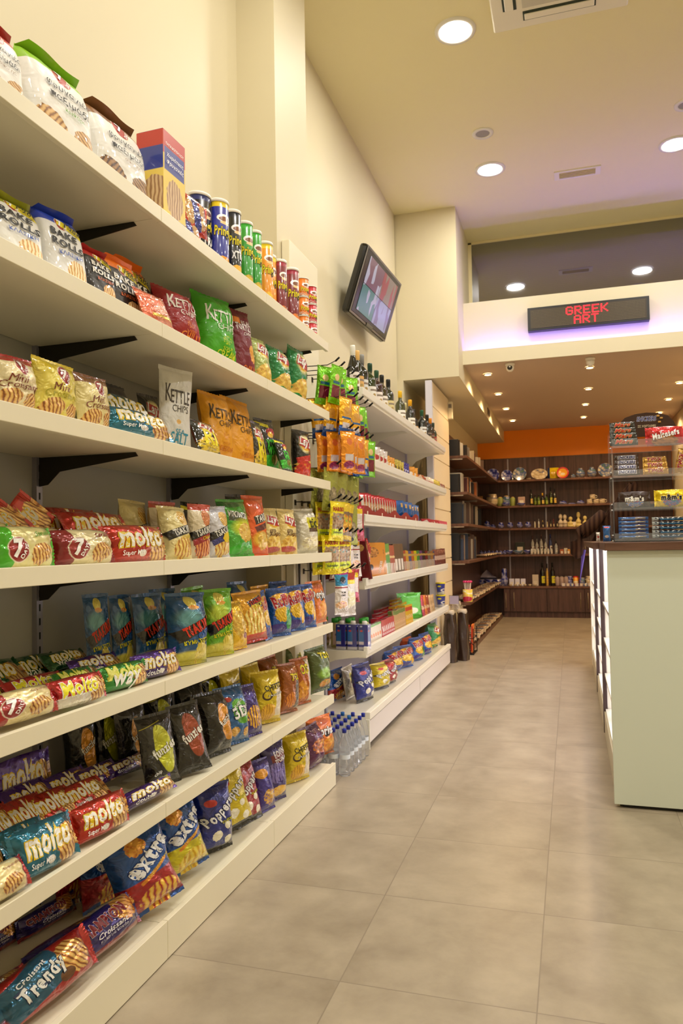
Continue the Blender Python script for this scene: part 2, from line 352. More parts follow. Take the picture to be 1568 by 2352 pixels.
# ---------------------------------------------------------------- scrolling LED sign
def font_mesh(s, off=0, shear=0, res=2, bold=0):
    cu = bpy.data.curves.new('t', 'FONT'); cu.body = s; cu.size = 1; cu.offset = off+bold; cu.shear = shear; cu.resolution_u = res; cu.space_character = 1+3.6*bold; cu.fill_mode = 'FRONT'
    o = bpy.data.objects.new('t', cu); C.objects.link(o); dg = bpy.context.evaluated_depsgraph_get(); me = bpy.data.meshes.new_from_object(o.evaluated_get(dg))
    v = [tuple(p.co) for p in me.vertices]; f = [tuple(p.vertices) for p in me.polygons]
    bpy.data.objects.remove(o); bpy.data.curves.remove(cu); bpy.data.meshes.remove(me); return v, f
t = empty('led_sign', (.25, 8.93, 3.955)); tag(t, 'long black scrolling LED sign reading GREEK ART in red', 'sign')
a = P(1212, 735, Y=8.93); b = P(1490, 717, Y=8.93); hw = (b.x-a.x)/2; t.location = ((a.x+b.x)/2, 8.93, 3.935)
box('frame', (-hw, -.07, -.135), (hw, .02, .135), mat('black sign frame', '#1c1c1c', .35), t, .004)
box('display', (-hw+.03, -.074, -.11), (hw-.03, -.068, .11), None or mat('dark dot matrix', '#3b2f1c', .4), t)
PIX = {'G': '01110,10001,10000,10111,10001,10001,01110', 'R': '11110,10001,10001,11110,10100,10010,10001', 'E': '11111,10000,10000,11110,10000,10000,11111', 'K': '10001,10010,10100,11000,10100,10010,10001', 'A': '01110,10001,10001,11111,10001,10001,10001', 'T': '11111,00100,00100,00100,00100,00100,00100'}
red = mat('lit red diode', (1, .01, .02, 1), emit=3)
m = MB()
for wd, zz, x0 in (('GREEK', .1, -.23), ('ART', -.006, -.145)):
    for ci, ch in enumerate(wd):
        for r_, rw in enumerate(PIX[ch].split(',')):
            for c_, bit in enumerate(rw):
                if bit == '1':
                    x = x0+ci*.094+c_*.0155; z = zz-r_*.0135; m.box((x, -.077, z-.011), (x+.014, -.074, z))
m.build('lit_letters', red, t)
dm = MB()
for i in range(86):
    for j_ in range(12):
        x = -hw+.04+i*(2*hw-.08)/86; z = -.1+j_*.0172; dm.box((x, -.0745, z), (x+.005, -.0738, z+.005))
tag_ = dm.build('unlit_diodes', mat('unlit diode', '#7d7150', .4), t); tag_['kind'] = 'stuff'
# cameras at the beam
def dome(name, x, y, lab, lens):
    t = empty(name, (x, y, 3.46)); tag(t, lab, 'security camera')
    MB().lathe([(.055, 0), (.055, -.02), (.045, -.03)], 20, capt=True).build('mount', white, t, True)
    MB().lathe([(.001, -.1), (.025, -.095), (.042, -.075), (.048, -.05), (.045, -.03)], 20).build('housing', white, t, True)
    if lens:
        q = MB().lathe([(.028, 0), (.03, .01), (.02, .018), (.012, .012)], 16).build('lens', TVm, t, True); q.location = (-.0, -.035, -.06); q.rotation_euler = (R(75), 0, 0)
    return t
dome('security_camera', -.63, 8.93, 'white dome camera with dark lens under the left end of the beam', True)
dome('motion_sensor', .265, 8.99, 'small white domed sensor under the middle of the beam', False)['category'] = 'sensor'
t = empty('air_vent', (-1.155, 11.6, 3.36)); tag(t, 'small brown framed vent on the side of the bulkhead', 'vent'); box('frame', (-.004, -.14, -.05), (.006, .14, .05), mat('brown vent', '#7a5a3c', .5), t); box('grille', (.006, -.11, -.03), (.008, .11, .03), mat('dark vent grille', '#2c2018', .6), t)
# ================================================================ PRINTED PACKAGING
def foil(name, base, layers, hw=1.4, rough=.24, metal=.42, crinkle=.75, coat=1, alpha=1):
    """procedural print: layers of soft-edged ellipses / rectangles over a base colour. coordinates: x 0..1, y 0..1 of the front"""
    if name in MATS: return MATS[name]
    m = bpy.data.materials.new(name); m.use_nodes = True; MATS[name] = m; n = m.node_tree.nodes; l = m.node_tree.links; b = n['Principled BSDF']
    b.inputs['Roughness'].default_value = rough; b.inputs['Metallic'].default_value = metal; b.inputs['Coat Weight'].default_value = coat; b.inputs['Coat Roughness'].default_value = .07
    uv = n.new('ShaderNodeUVMap'); cur = None
    def M_(op, a, b_=None, c_=None, cl=False):
        q = n.new('ShaderNodeMath'); q.operation = op; q.use_clamp = cl
        for i, v in enumerate((a, b_, c_)):
            if v is None: continue
            if isinstance(v, (int, float)): q.inputs[i].default_value = v
            else: l.new(v, q.inputs[i])
        return q.outputs[0]
    rgb = n.new('ShaderNodeRGB'); rgb.outputs[0].default_value = lin(base); cur = rgb.outputs[0]
    for L in layers:
        k, cx, cy, rx, ry = L[:5]; col = L[5]; rot = L[6] if len(L) > 6 else 0; soft = L[7] if len(L) > 7 else .06
        mp = n.new('ShaderNodeMapping'); mp.vector_type = 'TEXTURE'; mp.inputs['Location'].default_value = (cx, cy*hw, 0); mp.inputs['Rotation'].default_value = (0, 0, R(rot)); mp.inputs['Scale'].default_value = (rx, ry*hw if k in 'rR' and rot == 0 else ry, 1)
        l.new(uv.outputs[0], mp.inputs[0]); d = None
        if k in 'rR':
            ab = n.new('ShaderNodeVectorMath'); ab.operation = 'ABSOLUTE'; l.new(mp.outputs[0], ab.inputs[0]); sp_ = n.new('ShaderNodeSeparateXYZ'); l.new(ab.outputs[0], sp_.inputs[0]); d = M_('MAXIMUM', sp_.outputs[0], sp_.outputs[1])
        else:
            q = n.new('ShaderNodeVectorMath'); q.operation = 'LENGTH'; l.new(mp.outputs[0], q.inputs[0]); d = q.outputs['Value']
        cs = None
        if isinstance(col, tuple):
            if k in 'ws':    # baked: striped
                tx = n.new('ShaderNodeTexWave'); tx.inputs['Scale'].default_value = 1.1; tx.inputs['Distortion'].default_value = 4.5; tx.inputs['Detail'].default_value = 2; l.new(mp.outputs[0], tx.inputs[0])
            else:
                tx = n.new('ShaderNodeTexVoronoi'); tx.inputs['Scale'].default_value = 2.6; l.new(mp.outputs[0], tx.inputs['Vector'])
            r = n.new('ShaderNodeValToRGB'); e = r.color_ramp.elements; l.new(tx.outputs[0], r.inputs[0])
            e[0].color = lin(col[0]); e[1].color = lin(col[1]); e[0].position = .05; e[1].position = .65 if k not in 'ws' else .38
            if len(col) > 2: q = e.new(.9); q.color = lin(col[2])
            cs = r.outputs[0]
            nz = n.new('ShaderNodeTexNoise'); nz.inputs['Scale'].default_value = 2.2; l.new(mp.outputs[0], nz.inputs['Vector']); d = M_('ADD', d, M_('MULTIPLY_ADD', nz.outputs[0], .7, -.35))
        mask = M_('MULTIPLY_ADD', d, -1/soft, 1/soft, True)
        x = n.new('ShaderNodeMix'); x.data_type = 'RGBA'; l.new(mask, x.inputs[0]); l.new(cur, x.inputs[6])
        if cs is None: x.inputs[7].default_value = lin(col)
        else: l.new(cs, x.inputs[7])
        cur = x.outputs[2]
    l.new(cur, b.inputs['Base Color'])
    if crinkle:
        tc = n.new('ShaderNodeTexCoord'); nz = n.new('ShaderNodeTexNoise'); nz.inputs['Scale'].default_value = 16; nz.inputs['Detail'].default_value = 2; nz.inputs['Distortion'].default_value = 1.2
        bp = n.new('ShaderNodeBump'); bp.inputs['Strength'].default_value = crinkle; bp.inputs['Distance'].default_value = .02; l.new(tc.outputs['Object'], nz.inputs['Vector']); l.new(nz.outputs[0], bp.inputs['Height']); l.new(bp.outputs[0], b.inputs['Normal'])
    b.inputs['Alpha'].default_value = alpha
    return m
TXT = {}
def ink(c): return mat('ink '+c, c, .4)
def T(s, cx, cy, w, col='#ffffff', ol=None, rot=0, sh=0, ys=1, bold=.02): return (s, cx, cy, w, col, ol, rot, sh, ys, bold)
def letters(t, w, h, surf, eps):
    """one lettering mesh laid on the surface surf(x, z) -> (x, y, z)"""
    s, cx, cy, tw, col, ol, rot, sh, ys, bold = t; key = (s, sh, bold)
    if key not in TXT: TXT[key] = font_mesh(s, 0, sh, 2, bold)
    v0, f0 = TXT[key]; xs = [p[0] for p in v0]; zs = [p[1] for p in v0]
    mx_, mz = (min(xs)+max(xs))/2, (min(zs)+max(zs))/2; k = tw*w/(max(xs)-min(xs)); ca, sa = math.cos(R(rot)), math.sin(R(rot))
    jobs = [(v0, f0, 1, eps, 1)]
    if ol:
        kk = (s, sh, bold, 'o')
        if kk not in TXT: TXT[kk] = font_mesh(s, .035, sh, 2, bold)
        jobs.insert(0, (TXT[kk][0], TXT[kk][1], 0, eps*.5, 0))
    out = MB(); mats = [ink(ol)] if ol else []; mats.append(ink(col))
    for v, f, mi, ep, _ in jobs:
        bm = bmesh.new(); vs = [bm.verts.new((( p[0]-mx_)*k, (p[1]-mz)*k*ys, 0)) for p in v]
        for q in f:
            try: bm.faces.new([vs[i] for i in q])
            except ValueError: pass
        for _i in range(2):
            ed = [e for e in bm.edges if e.calc_length() > .014]
            if ed and len(bm.faces) < 1500: bmesh.ops.subdivide_edges(bm, edges=ed, cuts=1); bmesh.ops.triangulate(bm, faces=[q for q in bm.faces if len(q.verts) > 4])
            else: break
        bm.verts.index_update(); b0 = len(out.v); out.cur = mi if ol else 0
        for q in bm.verts:
            x = q.co.x*ca-q.co.y*sa+(cx-.5)*w; z = q.co.x*sa+q.co.y*ca+cy*h
            out.v.append(surf(x, z, ep))
        for q in bm.faces: out.face([b0+w_.index for w_ in q.verts])
        bm.free()
    return out, mats
def pouch_parts(d):
    """d: w,h,t, kind 'pouch' (seals top and bottom), 'roll' (seals left and right), 'gusset' (box-bottomed bag)"""
    w, h, t, kd = d['w'], d['h'], d['t']*(1.25 if d['kind'] == 'pouch' else 1), d['kind']; rnd = random.Random(d['seed']); p1, p2, p3 = [rnd.uniform(0, 6) for _ in range(3)]; wk = d.get('wrinkle', 1)
    sl = .055 if kd != 'roll' else .07
    def prof(u, v):      # u, v in -1..1 -> half thickness factor
        au, av = min(1, abs(u)), min(1, abs(v))
        if kd == 'pouch': f = (1-au**2.6)**.6*(1-av**3.4)**.7
        elif kd == 'roll': f = (1-au**4)**.6*(1-av**2.3)**.55
        else:
            f = (1-au**7)**.5; f *= (1-max(0, v*.5+.5)**5)**.8*(1 if v > -.93 else max(0, (v+1)/.07)**.4)
        return max(0, f)
    def wr(u, v):
        a = abs(v) if kd != 'roll' else abs(u); c = u if kd != 'roll' else v
        e = math.exp(-(1-a)/.2); q = e*.24*math.sin(8*c+p1+2*math.sin(3*c+p2))*(1-c*c)
        q += .07*math.sin(4.3*u+2.6*v+p2)*math.sin(3.7*v-2.2*u+p3)
        g = 5.5*u+4*v+p3; q -= .10*max(0, 1-abs(math.sin(g)))**3; g = 4*u-6.5*v+p1; q -= .09*max(0, 1-abs(math.sin(g)))**3
        return q*wk*(.35 if kd == 'gusset' else 1)
    def pos(u, v, side, eps=0):
        f = prof(u, v); y = t/2*f*(1+wr(u, v)*(1 if side < 0 else .7))
        if kd == 'pouch':
            x = w/2*(u*(1-.09*(1-v*v)**.8+.02*math.sin(5*v+p1))+.02*math.sin(3.1*v+p2)); z = h/2*(1+v*(1-.03*(1-u*u)))
        elif kd == 'roll':
            x = w/2*u*(1-.02*(1-v*v)); z = h/2*(1+v*(1-.10*(1-(1-abs(u))**.5)))
        else:
            sq = 1-.1*max(0, v)**2; x = w/2*u*sq; z = h/2*(1+v)
        bend = d.get('bend', 0)*(v*v)*h
        return (x, side*y+bend-side*0+eps*side, z)
    def surf(x, z, eps):
        v = max(-.985, min(.985, z/h*2-1)); k = 1-.09*(1-v*v)**.8+.02*math.sin(5*v+p1) if kd == 'pouch' else (1 if kd == 'roll' else 1-.1*max(0, v)**2)
        u = max(-.99, min(.99, (x/(w/2)-(.02*math.sin(3.1*v+p2) if kd == 'pouch' else 0))/k)); p = pos(u, v, -1, eps); return (x, p[1], p[2] if kd != 'roll' else z)
    m = MB(); hw = h/w; N = d.get('res', 1); nu, nv = int(20*N), int(26*N)
    for side in (-1, 1): m.grid(lambda a, b: pos(a*2-1, b*2-1, side), nu, nv, flip=side > 0, uvf=lambda a, b: (a, b*hw))
    seals = []
    if kd == 'pouch':
        for nm, s in (('top_seal', 1), ('bottom_seal', -1)):
            q = MB(); z0 = h if s > 0 else 0; hh = h*sl
            def fn(a, b, z0=z0, s=s, hh=hh): return (w/2*(a*2-1)*(1+.015*b), d.get('bend', 0)*h+.003*math.sin(a*60)*b+.012*w*math.sin(a*7+p1)*b*b, z0+s*hh*b*(1-.06*math.sin(a*5+p2))-s*.006)
            q.grid(fn, 24, 2, flip=s < 0, uvf=lambda a, b, s=s: (a, (1.0 if s > 0 else 0)*hw*.999)); seals.append((nm, q))
    elif kd == 'roll':
        for nm, s in (('end_seal', 1), ('end_seal', -1)):
            q = MB()
            def fn(a, b, s=s): return (s*(w/2-.003+w*sl*b), .003*math.sin(a*70)*b+.02*w*math.sin(a*5+p1)*b, h*(.07+.86*a)*(1)+h*(.05*b)*(a*2-1)*1.2)
            q.grid(fn, 24, 2, flip=s < 0, uvf=lambda a, b, s=s: ((.999 if s > 0 else .001), a*hw)); seals.append((nm, q))
    else:
        q = MB()
        def fn(a, b): return (w/2*.9*(a*2-1)*(1-.15*b), .02*w*math.sin(a*6+p1)*b-.25*t*b, h-.004+h*.05*b)
        q.grid(fn, 16, 2, uvf=lambda a, b: (a, hw*.999)); seals.append(('top_fold', q))
    return m, seals, surf
D = {}
def design(key, kind, w, h, t, base, layers=(), texts=(), desc='', cat='snack bag', name='snack_bag', **k):
    D[key] = dict(key=key, kind=kind, w=w, h=h, t=t, base=base, layers=list(layers), texts=list(texts), desc=desc, cat=cat, name=name, seed=len(D)*7+3, k=k, wrinkle=k.pop('wrinkle', 1), bend=k.pop('bend', 0), res=k.pop('res', 1)); 
ITEMS = []
VC = {}
def vco(m):
    if m.name not in VC: VC[m.name] = [tuple(v.co) for v in m.vertices]
    return VC[m.name]
def proto(key):
    d = D[key]
    if 'proto' in d:
        r = d['proto'].copy(); C.objects.link(r)
        for c in d['proto'].children: q = c.copy(); C.objects.link(q); q.parent = r
        return r
    w, h, t = d['w'], d['h'], d['t']; fm_ = foil('print '+key, d['base'], d['layers'], h/w, **{a: b for a, b in d['k'].items() if a in ('rough', 'metal', 'crinkle', 'coat', 'alpha')})
    if d['kind'] in ('pouch', 'roll', 'gusset'):
        m, seals, surf = pouch_parts(d); o = m.build(d['name'], fm_, None, True)
        for nm, q in seals: q.build(nm, fm_, o, True)
    elif d['kind'] == 'box':
        m = MB().box((-w/2, -t/2, 0), (w/2, t/2, h)); o = m.build(d['name'], fm_, None, bevel=.0015); surf = lambda x, z, e: (x, -t/2-e, z)
        fl = MB().box((-w/2+.002, -t/2+.002, h), (w/2-.002, t/2-.002, h+.0012)); fl.build('top_flap', fm_, o)
    elif d['kind'] == 'can':
        r = w/2; o = MB().lathe([(r*.97, 0), (r, .004), (r, h*.955)], 28, hscale=1/w*1).build(d['name'], fm_, None, True)
        MB().lathe([(r*1.0, h*.955), (r*1.06, h*.956), (r*1.06, h*.985), (r*1.0, h), (r*.9, h-.003)], 28).build('lid', mat(d['k'].get('lid', '#f2efe6')+' plastic lid', d['k'].get('lid', '#f2efe6'), .3), o, True)
        MB().lathe([(r*1.01, 0), (r*1.01, .006)], 28).build('metal_rim', mat('tin rim', '#c9c5ba', .3, metal=.8), o, True)
        surf = lambda x, z, e: ((r+e)*math.sin(x/r), -(r+e)*math.cos(x/r), z)
    for i, tx in enumerate(d['texts']):
        if not tx[0].strip(): continue
        q, ms = letters(tx, w, h, surf, .0016+.0006*i); q.build('lettering', ms, o)
    d['proto'] = o; return o
def put(key, loc, rz=PI/2, lean=0, roll=0, sc=(1, 1, 1), where='', desc=None, group=None):
    o = proto(key); o.location = loc; o.rotation_euler = (-R(lean), R(roll), rz); o.scale = sc
    MW = Matrix.LocRotScale(o.location, o.rotation_euler, o.scale); zmin = min((MW @ Vector(c)).z for q in [o]+list(o.children) if q.name[:9] != 'lettering' for c in vco(q.data)[::3]); o.location.z += loc[2]-zmin+.0015
    d = D[key]; tag(o, ((desc or d['desc'])+' '+where).strip(), d['cat'], group); ITEMS.append(o); return o
SHN = ['on the %s near shelf' % q for q in ('top', 'second', 'third', 'fourth', 'fifth', 'sixth')]+['on the near base shelf']
def shelf_item(k, key, x0, x1, ytop, off=.02, yaw=25, lean=8, roll=0, dz=0, xf=None, z=None, ts=1, where=None, desc=None, group=None, hmax=9):
    """stand an item on shelf k so that its foot spans x0..x1 and its top reaches ytop in the photograph"""
    d = D[key]; near = z is None; jr = random.Random(int(x0*7+ytop)); roll += jr.uniform(-3, 3)*(d['kind'] == 'pouch'); yaw += jr.uniform(-6, 6)*(d['kind'] == 'pouch'); ph = lean >= 18 and off < .03 and near; off = off-.045 if ph else off
    d = D[key]; Z = (TL[k]-(.01 if off >= 0 else -.002) if z is None else z)+dz; XX = (XF-.018 if xf is None else xf); a = R(yaw); rz = PI/2-a
    sx = 1
    for _ in range(3):
        t = d['t']*sx*ts; X = XX-off-t/2*math.cos(a)-abs(math.sin(a))*d['w']*sx/2
        xm = (x0+x1)/2; Y = Yat(xm, X, Z+.3*d['h']); ux, uy = math.cos(rz), math.sin(rz)
        pa = proj(X-ux*.05, Y-uy*.05, Z+.1)[0]; pb = proj(X+ux*.05, Y+uy*.05, Z+.1)[0]; sx = (x1-x0)/((pb-pa)/.1)/d['w']
    ex = 1.1 if d['kind'] == 'pouch' else 1.03 if d['kind'] == 'gusset' else 1; bx, by = -math.sin(rz), math.cos(rz); lo, hi = 0, 1.2
    for _ in range(30):
        mi = (lo+hi)/2; q = R(lean)
        if proj(X+bx*mi*math.sin(q), Y+by*mi*math.sin(q), Z+mi*math.cos(q)+.3*t*math.sin(q))[1] > ytop: lo = mi
        else: hi = mi
    sz = mi/d['h']/ex
    if k >= 4 and near and d['kind'] == 'pouch': sz = max(sz, .84)
    if k == 6 and near and d['kind'] == 'roll' and ph: sz = max(sz, .95); ts = 1.15
    sz = min(sz, 1.4); sx = min(sx, 1.55)
    if sz < .6 or sz > 1.5 or sx < .6 or sx > 1.5: print('CHECK', key, k, round(sx, 2), round(sz, 2))
    o = put(key, (X, Y, Z), rz, lean, roll, (sx, sx*ts, sz), SHN[k] if where is None else where, desc, group)
    MW = Matrix.LocRotScale(o.location, o.rotation_euler, o.scale); cs = [MW @ Vector(c) for q in [o]+list(o.children) if q.name[:9] != 'lettering' for c in vco(q.data)[::4]]
    zl = (TL[k-1] if near else L2[4])-.072 if k > 0 else 9; zm = max(c.z for c in cs)
    if zm > zl: o.scale.z *= (zl-Z)/(zm-Z)
    xm_ = min(c.x for c in cs); bk = -1.815 if near else -1.76
    if xm_ < bk: o.location.x += bk-xm_
    xM = max(c.x for c in cs)
    if off >= 0 and near and xM > XF-.02 and o.location.z < TL[k]: o.location.z += .011 if xM > XF-.018 else 0
    return o

SEVEN = lambda cx, cy, s, c='#9c1c20': [('e', cx, cy, s, s*1.15, '#f0e4d0'), ('e', cx, cy, s*.92, s*1.06, c)]
def seven_t(cx, cy, s): return [T('7', cx-.02, cy+.01, s*.75, ys=1.1, sh=.15, bold=.03), T('DAYS', cx+s*.4, cy-.04, s*1.0, rot=62, bold=.02)]
CROI = ('#8a4a18', '#e0a04a', '#f0c878'); CHIP = ('#c88a20', '#f5d060', '#ffe890'); DARKC = ('#5a2a10', '#c07830', '#e8b060'); SLICE = ('#8a5a2c', '#c89a58', '#dcb478')
# ---- top shelf
for key, tp, ds in (('ruskred', '#b8382c', 'red topped white rusk bag with bread slices'), ('ruskgreen', '#8fc31c', 'green topped white rusk bag with bread slices'), ('ruskbrown', '#8a5e34', 'brown topped white rusk bag with dark bread slices')):
    design(key, 'gusset', .19, .27, .10, '#e9e7e2', [('r', .5, .95, .6, .13, tp)]+SEVEN(.52, .82, .15, '#b03030')+[('w', .28, .2, .23, .17, SLICE if key != 'ruskbrown' else ('#4a2c14', '#8a6038', '#a07848'), -35), ('w', .78, .17, .2, .2, SLICE if key != 'ruskbrown' else ('#4a2c14', '#9a7040', '#b08850'), 50)],
           seven_t(.52, .82, .17)+[T('φρυγανιές', .55, .63, .66, '#2c2a28', bold=.005), T('παξιμάδι', .55, .51, .6, '#2c2a28', bold=.005), T('κριθάρι' if key == 'ruskgreen' else 'σίκαλης', .6, .41, .3, '#6aa03a' if key == 'ruskgreen' else '#8a6a4a', bold=0)], ds, 'rusk bag', 'rusk_bag', rough=.42, metal=0, crinkle=.2, coat=.35)
design('rusktall', 'box', .115, .27, .085, '#f2d455', [('R', .5, .88, .52, .14, '#c8322c'), ('R', .5, .7, .46, .13, '#2b3f9c'), ('w', .5, .3, .38, .5, ('#9a7048', '#c9a070', '#e0c090')), ('R', .5, .05, .5, .06, '#5a64a8')],
       [T('ΠΑΠΑΔΟΠΟΥΛΟΥ', .5, .86, .8, bold=.01), T('Χωριάτικες', .5, .74, .75, bold=.005, sh=.2), T('Φρυγανιές', .5, .66, .75, bold=.005, sh=.2)], 'tall yellow rusk box with red and blue print', 'rusk box', 'rusk_box', rough=.35, metal=0, crinkle=0)
design('toast', 'roll', .20, .105, .09, '#c8382a', [('w', .28, .5, .2, .2, ('#a8723c', '#e8c088')), ('w', .74, .5, .18, .2, ('#a8723c', '#f0c890')), ('R', .5, .5, .13, .28, '#2c3a90', 20)], [T('Φρυγανιές', .5, .52, .26, rot=20, bold=.01)], 'red clear wrapped toast pack', 'toast pack', 'toast_pack', rough=.15, crinkle=.4)
PR = lambda base, top, foot: [('R', .5, .9, .6, .1, top), ('e', .5, .20, .18, .22, foot), ('e', .5, .68, .115, .13, '#ffffff'), ('e', .5, .67, .09, .10, '#6a3a1a'), ('e', .5, .645, .07, .06, '#e8c080')]
for key, base, top, foot, ds, tx in (('pdark', '#16181e', '#2b3468', ('#d06018', '#f0b040'), 'black tall crisp tube with orange foot', 'XTRA'), ('pblue', '#2c3498', '#e8c81c', ('#e07018', '#f5b030'), 'blue tall crisp tube with yellow top', 'FUN'), ('pxtra', '#1a1a18', '#20242e', ('#e8a018', '#f5c040'), 'black tall crisp tube with yellow letters', 'XTRA'), ('pgreen', '#2f9c2c', '#3cb034', ('#3a3a3a', '#e0c040'), 'green tall crisp tube', ''), ('porange', '#f0981c', '#f0d020', ('#e07010', '#f8c840'), 'orange tall crisp tube with yellow top', 'FUN'), ('pmaroon', '#7a1820', '#a02840', ('#50504c', '#e88030'), 'maroon tall crisp tube', '')):
    design(key, 'can', .075, .235, .075, base, [('R', .5, .93, .6, .045, top), ('c', .5, .13, .28, .32, foot), ('e', .5, .74, .16, .17, '#f6f2ea'), ('e', .5, .73, .12, .11, '#7a421c'), ('e', .5, .68, .1, .07, '#e8c488')], [T('Pringles', .5, .55, 1.25, '#f7e422', '#1c1c18', sh=.1, ys=1.5, bold=.03)]+([T(tx, .5, .37, .95, '#ffffff', '#222222', ys=1.4, bold=.04)] if tx == 'XTRA' else []), ds, 'crisp tube', 'crisp_tube', rough=.3, metal=0, crinkle=0, coat=.6)
for key, base, ds in (('psorange', '#f0801c', 'small orange crisp tub'), ('psred', '#c01c2c', 'small red crisp tub'), ('psgreen', '#58a838', 'small green crisp tub')):
    design(key, 'can', .075, .105, .075, base, [('e', .5, .62, .15, .16, '#f6f2ea'), ('e', .5, .6, .11, .1, '#7a421c'), ('c', .5, .1, .3, .16, ('#f0f0e8', base))], [T('Pringles', .5, .34, 1.1, '#f7e422', '#1c1c18', sh=.1, ys=1.4, bold=.03)], ds, 'crisp tub', 'crisp_tub', rough=.3, metal=0, crinkle=0, coat=.6)
s_i = shelf_item
s_i(0, 'ruskred', -90, 42, 52, yaw=5, lean=5); s_i(0, 'ruskgreen', 40, 194, 148, yaw=5, lean=4); s_i(0, 'ruskbrown', 190, 318, 268, yaw=5, lean=4)
s_i(0, 'rusktall', 345, 397, 325, yaw=2, lean=0, off=.012)
for q, yt in ((0, 490), (1, 428)):
    s_i(0, 'toast', 402, 474, 0 or (505 if q == 0 else 446), yaw=4, lean=3, dz=q*.10, where='on the top near shelf, '+('lower' if q == 0 else 'upper')+' of two')
for key, x0, x1, yt, of in (('pdark', 440, 484, 436, .06), ('pblue', 486, 521, 463, .02), ('pxtra', 522, 549, 488, .02), ('pgreen', 550, 576, 511, .02), ('pgreen', 576, 597, 534, .02), ('porange', 598, 622, 556, .02), ('porange', 617, 638, 577, .05), ('pmaroon', 634, 656, 598, .02), ('pmaroon', 658, 681, 620, .02)):
    s_i(0, key, x0, x1, yt, of, yaw=20, lean=0)
for key, x0, x1, of in (('psgreen', 672, 688, .1), ('psorange', 686, 704, .02), ('psred', 706, 722, .02)):
    for q in range(3):
        d = D[key]; Yc = Yat((x0+x1)/2, XF-.02-of-.035, 2.6); put(key, (XF-.055-of, Yc, TL[0]-.01+q*.106), PI/2-R(20), sc=(.95, .95, 1), where='in a stack on the top near shelf, '+['bottom one', 'middle one', 'uppermost one'][q], group='stacked small crisp tubs')
# ---- second shelf
def bake(key, base, top, ds, pic, ink_):
    design(key, 'gusset', .155, .235, .085, base, [('r', .5, .95, .6, .13, top)]+SEVEN(.5, .84, .13)+[('w', .68, .2, .22, .24, pic), ('R', .68, .82, .27, .1, '#f4e020', -20)],
           seven_t(.5, .84, .15)+[T('BAKE', .48, .67, .56, ink_, bold=.04, rot=-4, ys=.9), T('ROLLS', .53, .53, .68, ink_, bold=.04, rot=-4, ys=.9), T('ΚΛΑΣΙΚΗ', .56, .41, .5, '#2850b0' if base[1] in 'ef' else '#d06020', bold=.01), T('-50%', .68, .86, .3, '#181818', rot=-20), T('1.20€', .7, .79, .34, '#181818', rot=-20)], ds, 'rusk chip bag', 'rusk_chip_bag', rough=.4, metal=0, crinkle=.2, coat=.35)
ROUND = ('#c88a38', '#f0d090', '#fae6b8')
bake('bakeolive', '#e9e8e3', '#9a9c20', 'olive topped white rusk chip bag', ROUND, '#1a1a1a'); bake('bakeblue', '#e6e6e6', '#1c3cac', 'blue topped white rusk chip bag', ROUND, '#1a1a1a')
bake('bakeblack', '#1e1815', '#b0201c', 'red topped black rusk chip bag with pizza picture', ('#8a2818', '#e8a040', '#f4d888'), '#f0ece4'); bake('bakeorange', '#221812', '#f07818', 'orange topped black rusk chip bag', ROUND, '#f0ece4')
design('salmon', 'pouch', .2, .26, .07, '#e8765a', [('e', .7, .25, .4, .4, '#f4a088'), ('R', .6, .15, .4, .04, '#f6d060')], [], 'plain salmon orange snack bag slumped low')
def kettle(key, base, inkc, l2, lc, ds, nm='CHIPS', el=None):
    design(key, 'pouch', .185, .285, .09, base, [('c', .55, .33, .13, .1, (lc, base))] if key != 'kwhite' else [('e', .52, .34, .07, .05, '#e0b060')], [T('K', .22, .70, .14, inkc, ys=2.2, bold=.01), T('ETTLE', .56, .66, .56, inkc, ys=1.8, bold=.01), T(nm, .56, .51, .46, inkc, ys=1.1, bold=-.002), T(l2[0], .56, .21, .26, lc, bold=.0), T(l2[1], .56, .13, .5, lc, ys=1.5, bold=.01)], ds, rough=.42, metal=.0, crinkle=.5, coat=.25)
kettle('kred', '#a01c24', '#f4eee6', ('SWEET', 'CHILLI'), '#f08a2c', 'dark red chip bag with white lettering'); kettle('kgreen', '#48b01c', '#f4f6ee', ('SOUR', 'CREAM'), '#d8e030', 'bright green chip bag with white lettering')
kettle('kwhite', '#dcdad6', '#4a423c', ('SEA', 'SALT'), '#3090b0', 'white chip bag with dark lettering'); kettle('kmustard', '#e8a010', '#4a3a18', ('MATURE', 'CHEDDAR'), '#c87010', 'mustard yellow chip bag with dark lettering')
kettle('kgrey', '#6a6a72', '#1c1c1e', ('SEA', 'SALT'), '#505058', 'grey chip bag lying behind the pastry packs')
design('tortilla', 'pouch', .18, .28, .08, '#7c1c30', [('R', .25, .83, .16, .05, '#f08820'), ('e', .75, .33, .16, .2, ('#e08020', '#f8b850'), 20)], [T('REAL', .6, .8, .35, '#f0dce0'), T('TORTILLA', .55, .72, .75, '#f4e8e8', ys=1.5), T('CHIPS', .6, .62, .3, '#f4e8e8'), T('CHILLI', .6, .1, .5, '#f08030')], 'wine red tortilla chip bag with an orange triangle', rough=.45, metal=0, coat=.2)
def lays(key, base, lo, ds, ex=()):
    design(key, 'pouch', .165, .25, .08, base, [('e', .52, .72, .40, .34, '#f6e8a0', 0, .3), ('e', .52, .70, .30, .20, '#f0b81c'), ('R', .52, .73, .34, .16, '#b81c20', -12), ('c', .5, .2, .5, .34, CHIP)]+list(lo), [T("Lay's", .52, .735, .6, '#ffffff', sh=.1, rot=-12, ys=1.3, bold=.03)]+list(ex), ds, rough=.3, metal=.15)
lays('lolive', '#b8c870', (), 'pale olive chip bag with red oval sign'); lays('lgreen', '#148a48', (('e', .2, .05, .4, .14, '#109040'),), 'emerald green chip bag with red oval sign')
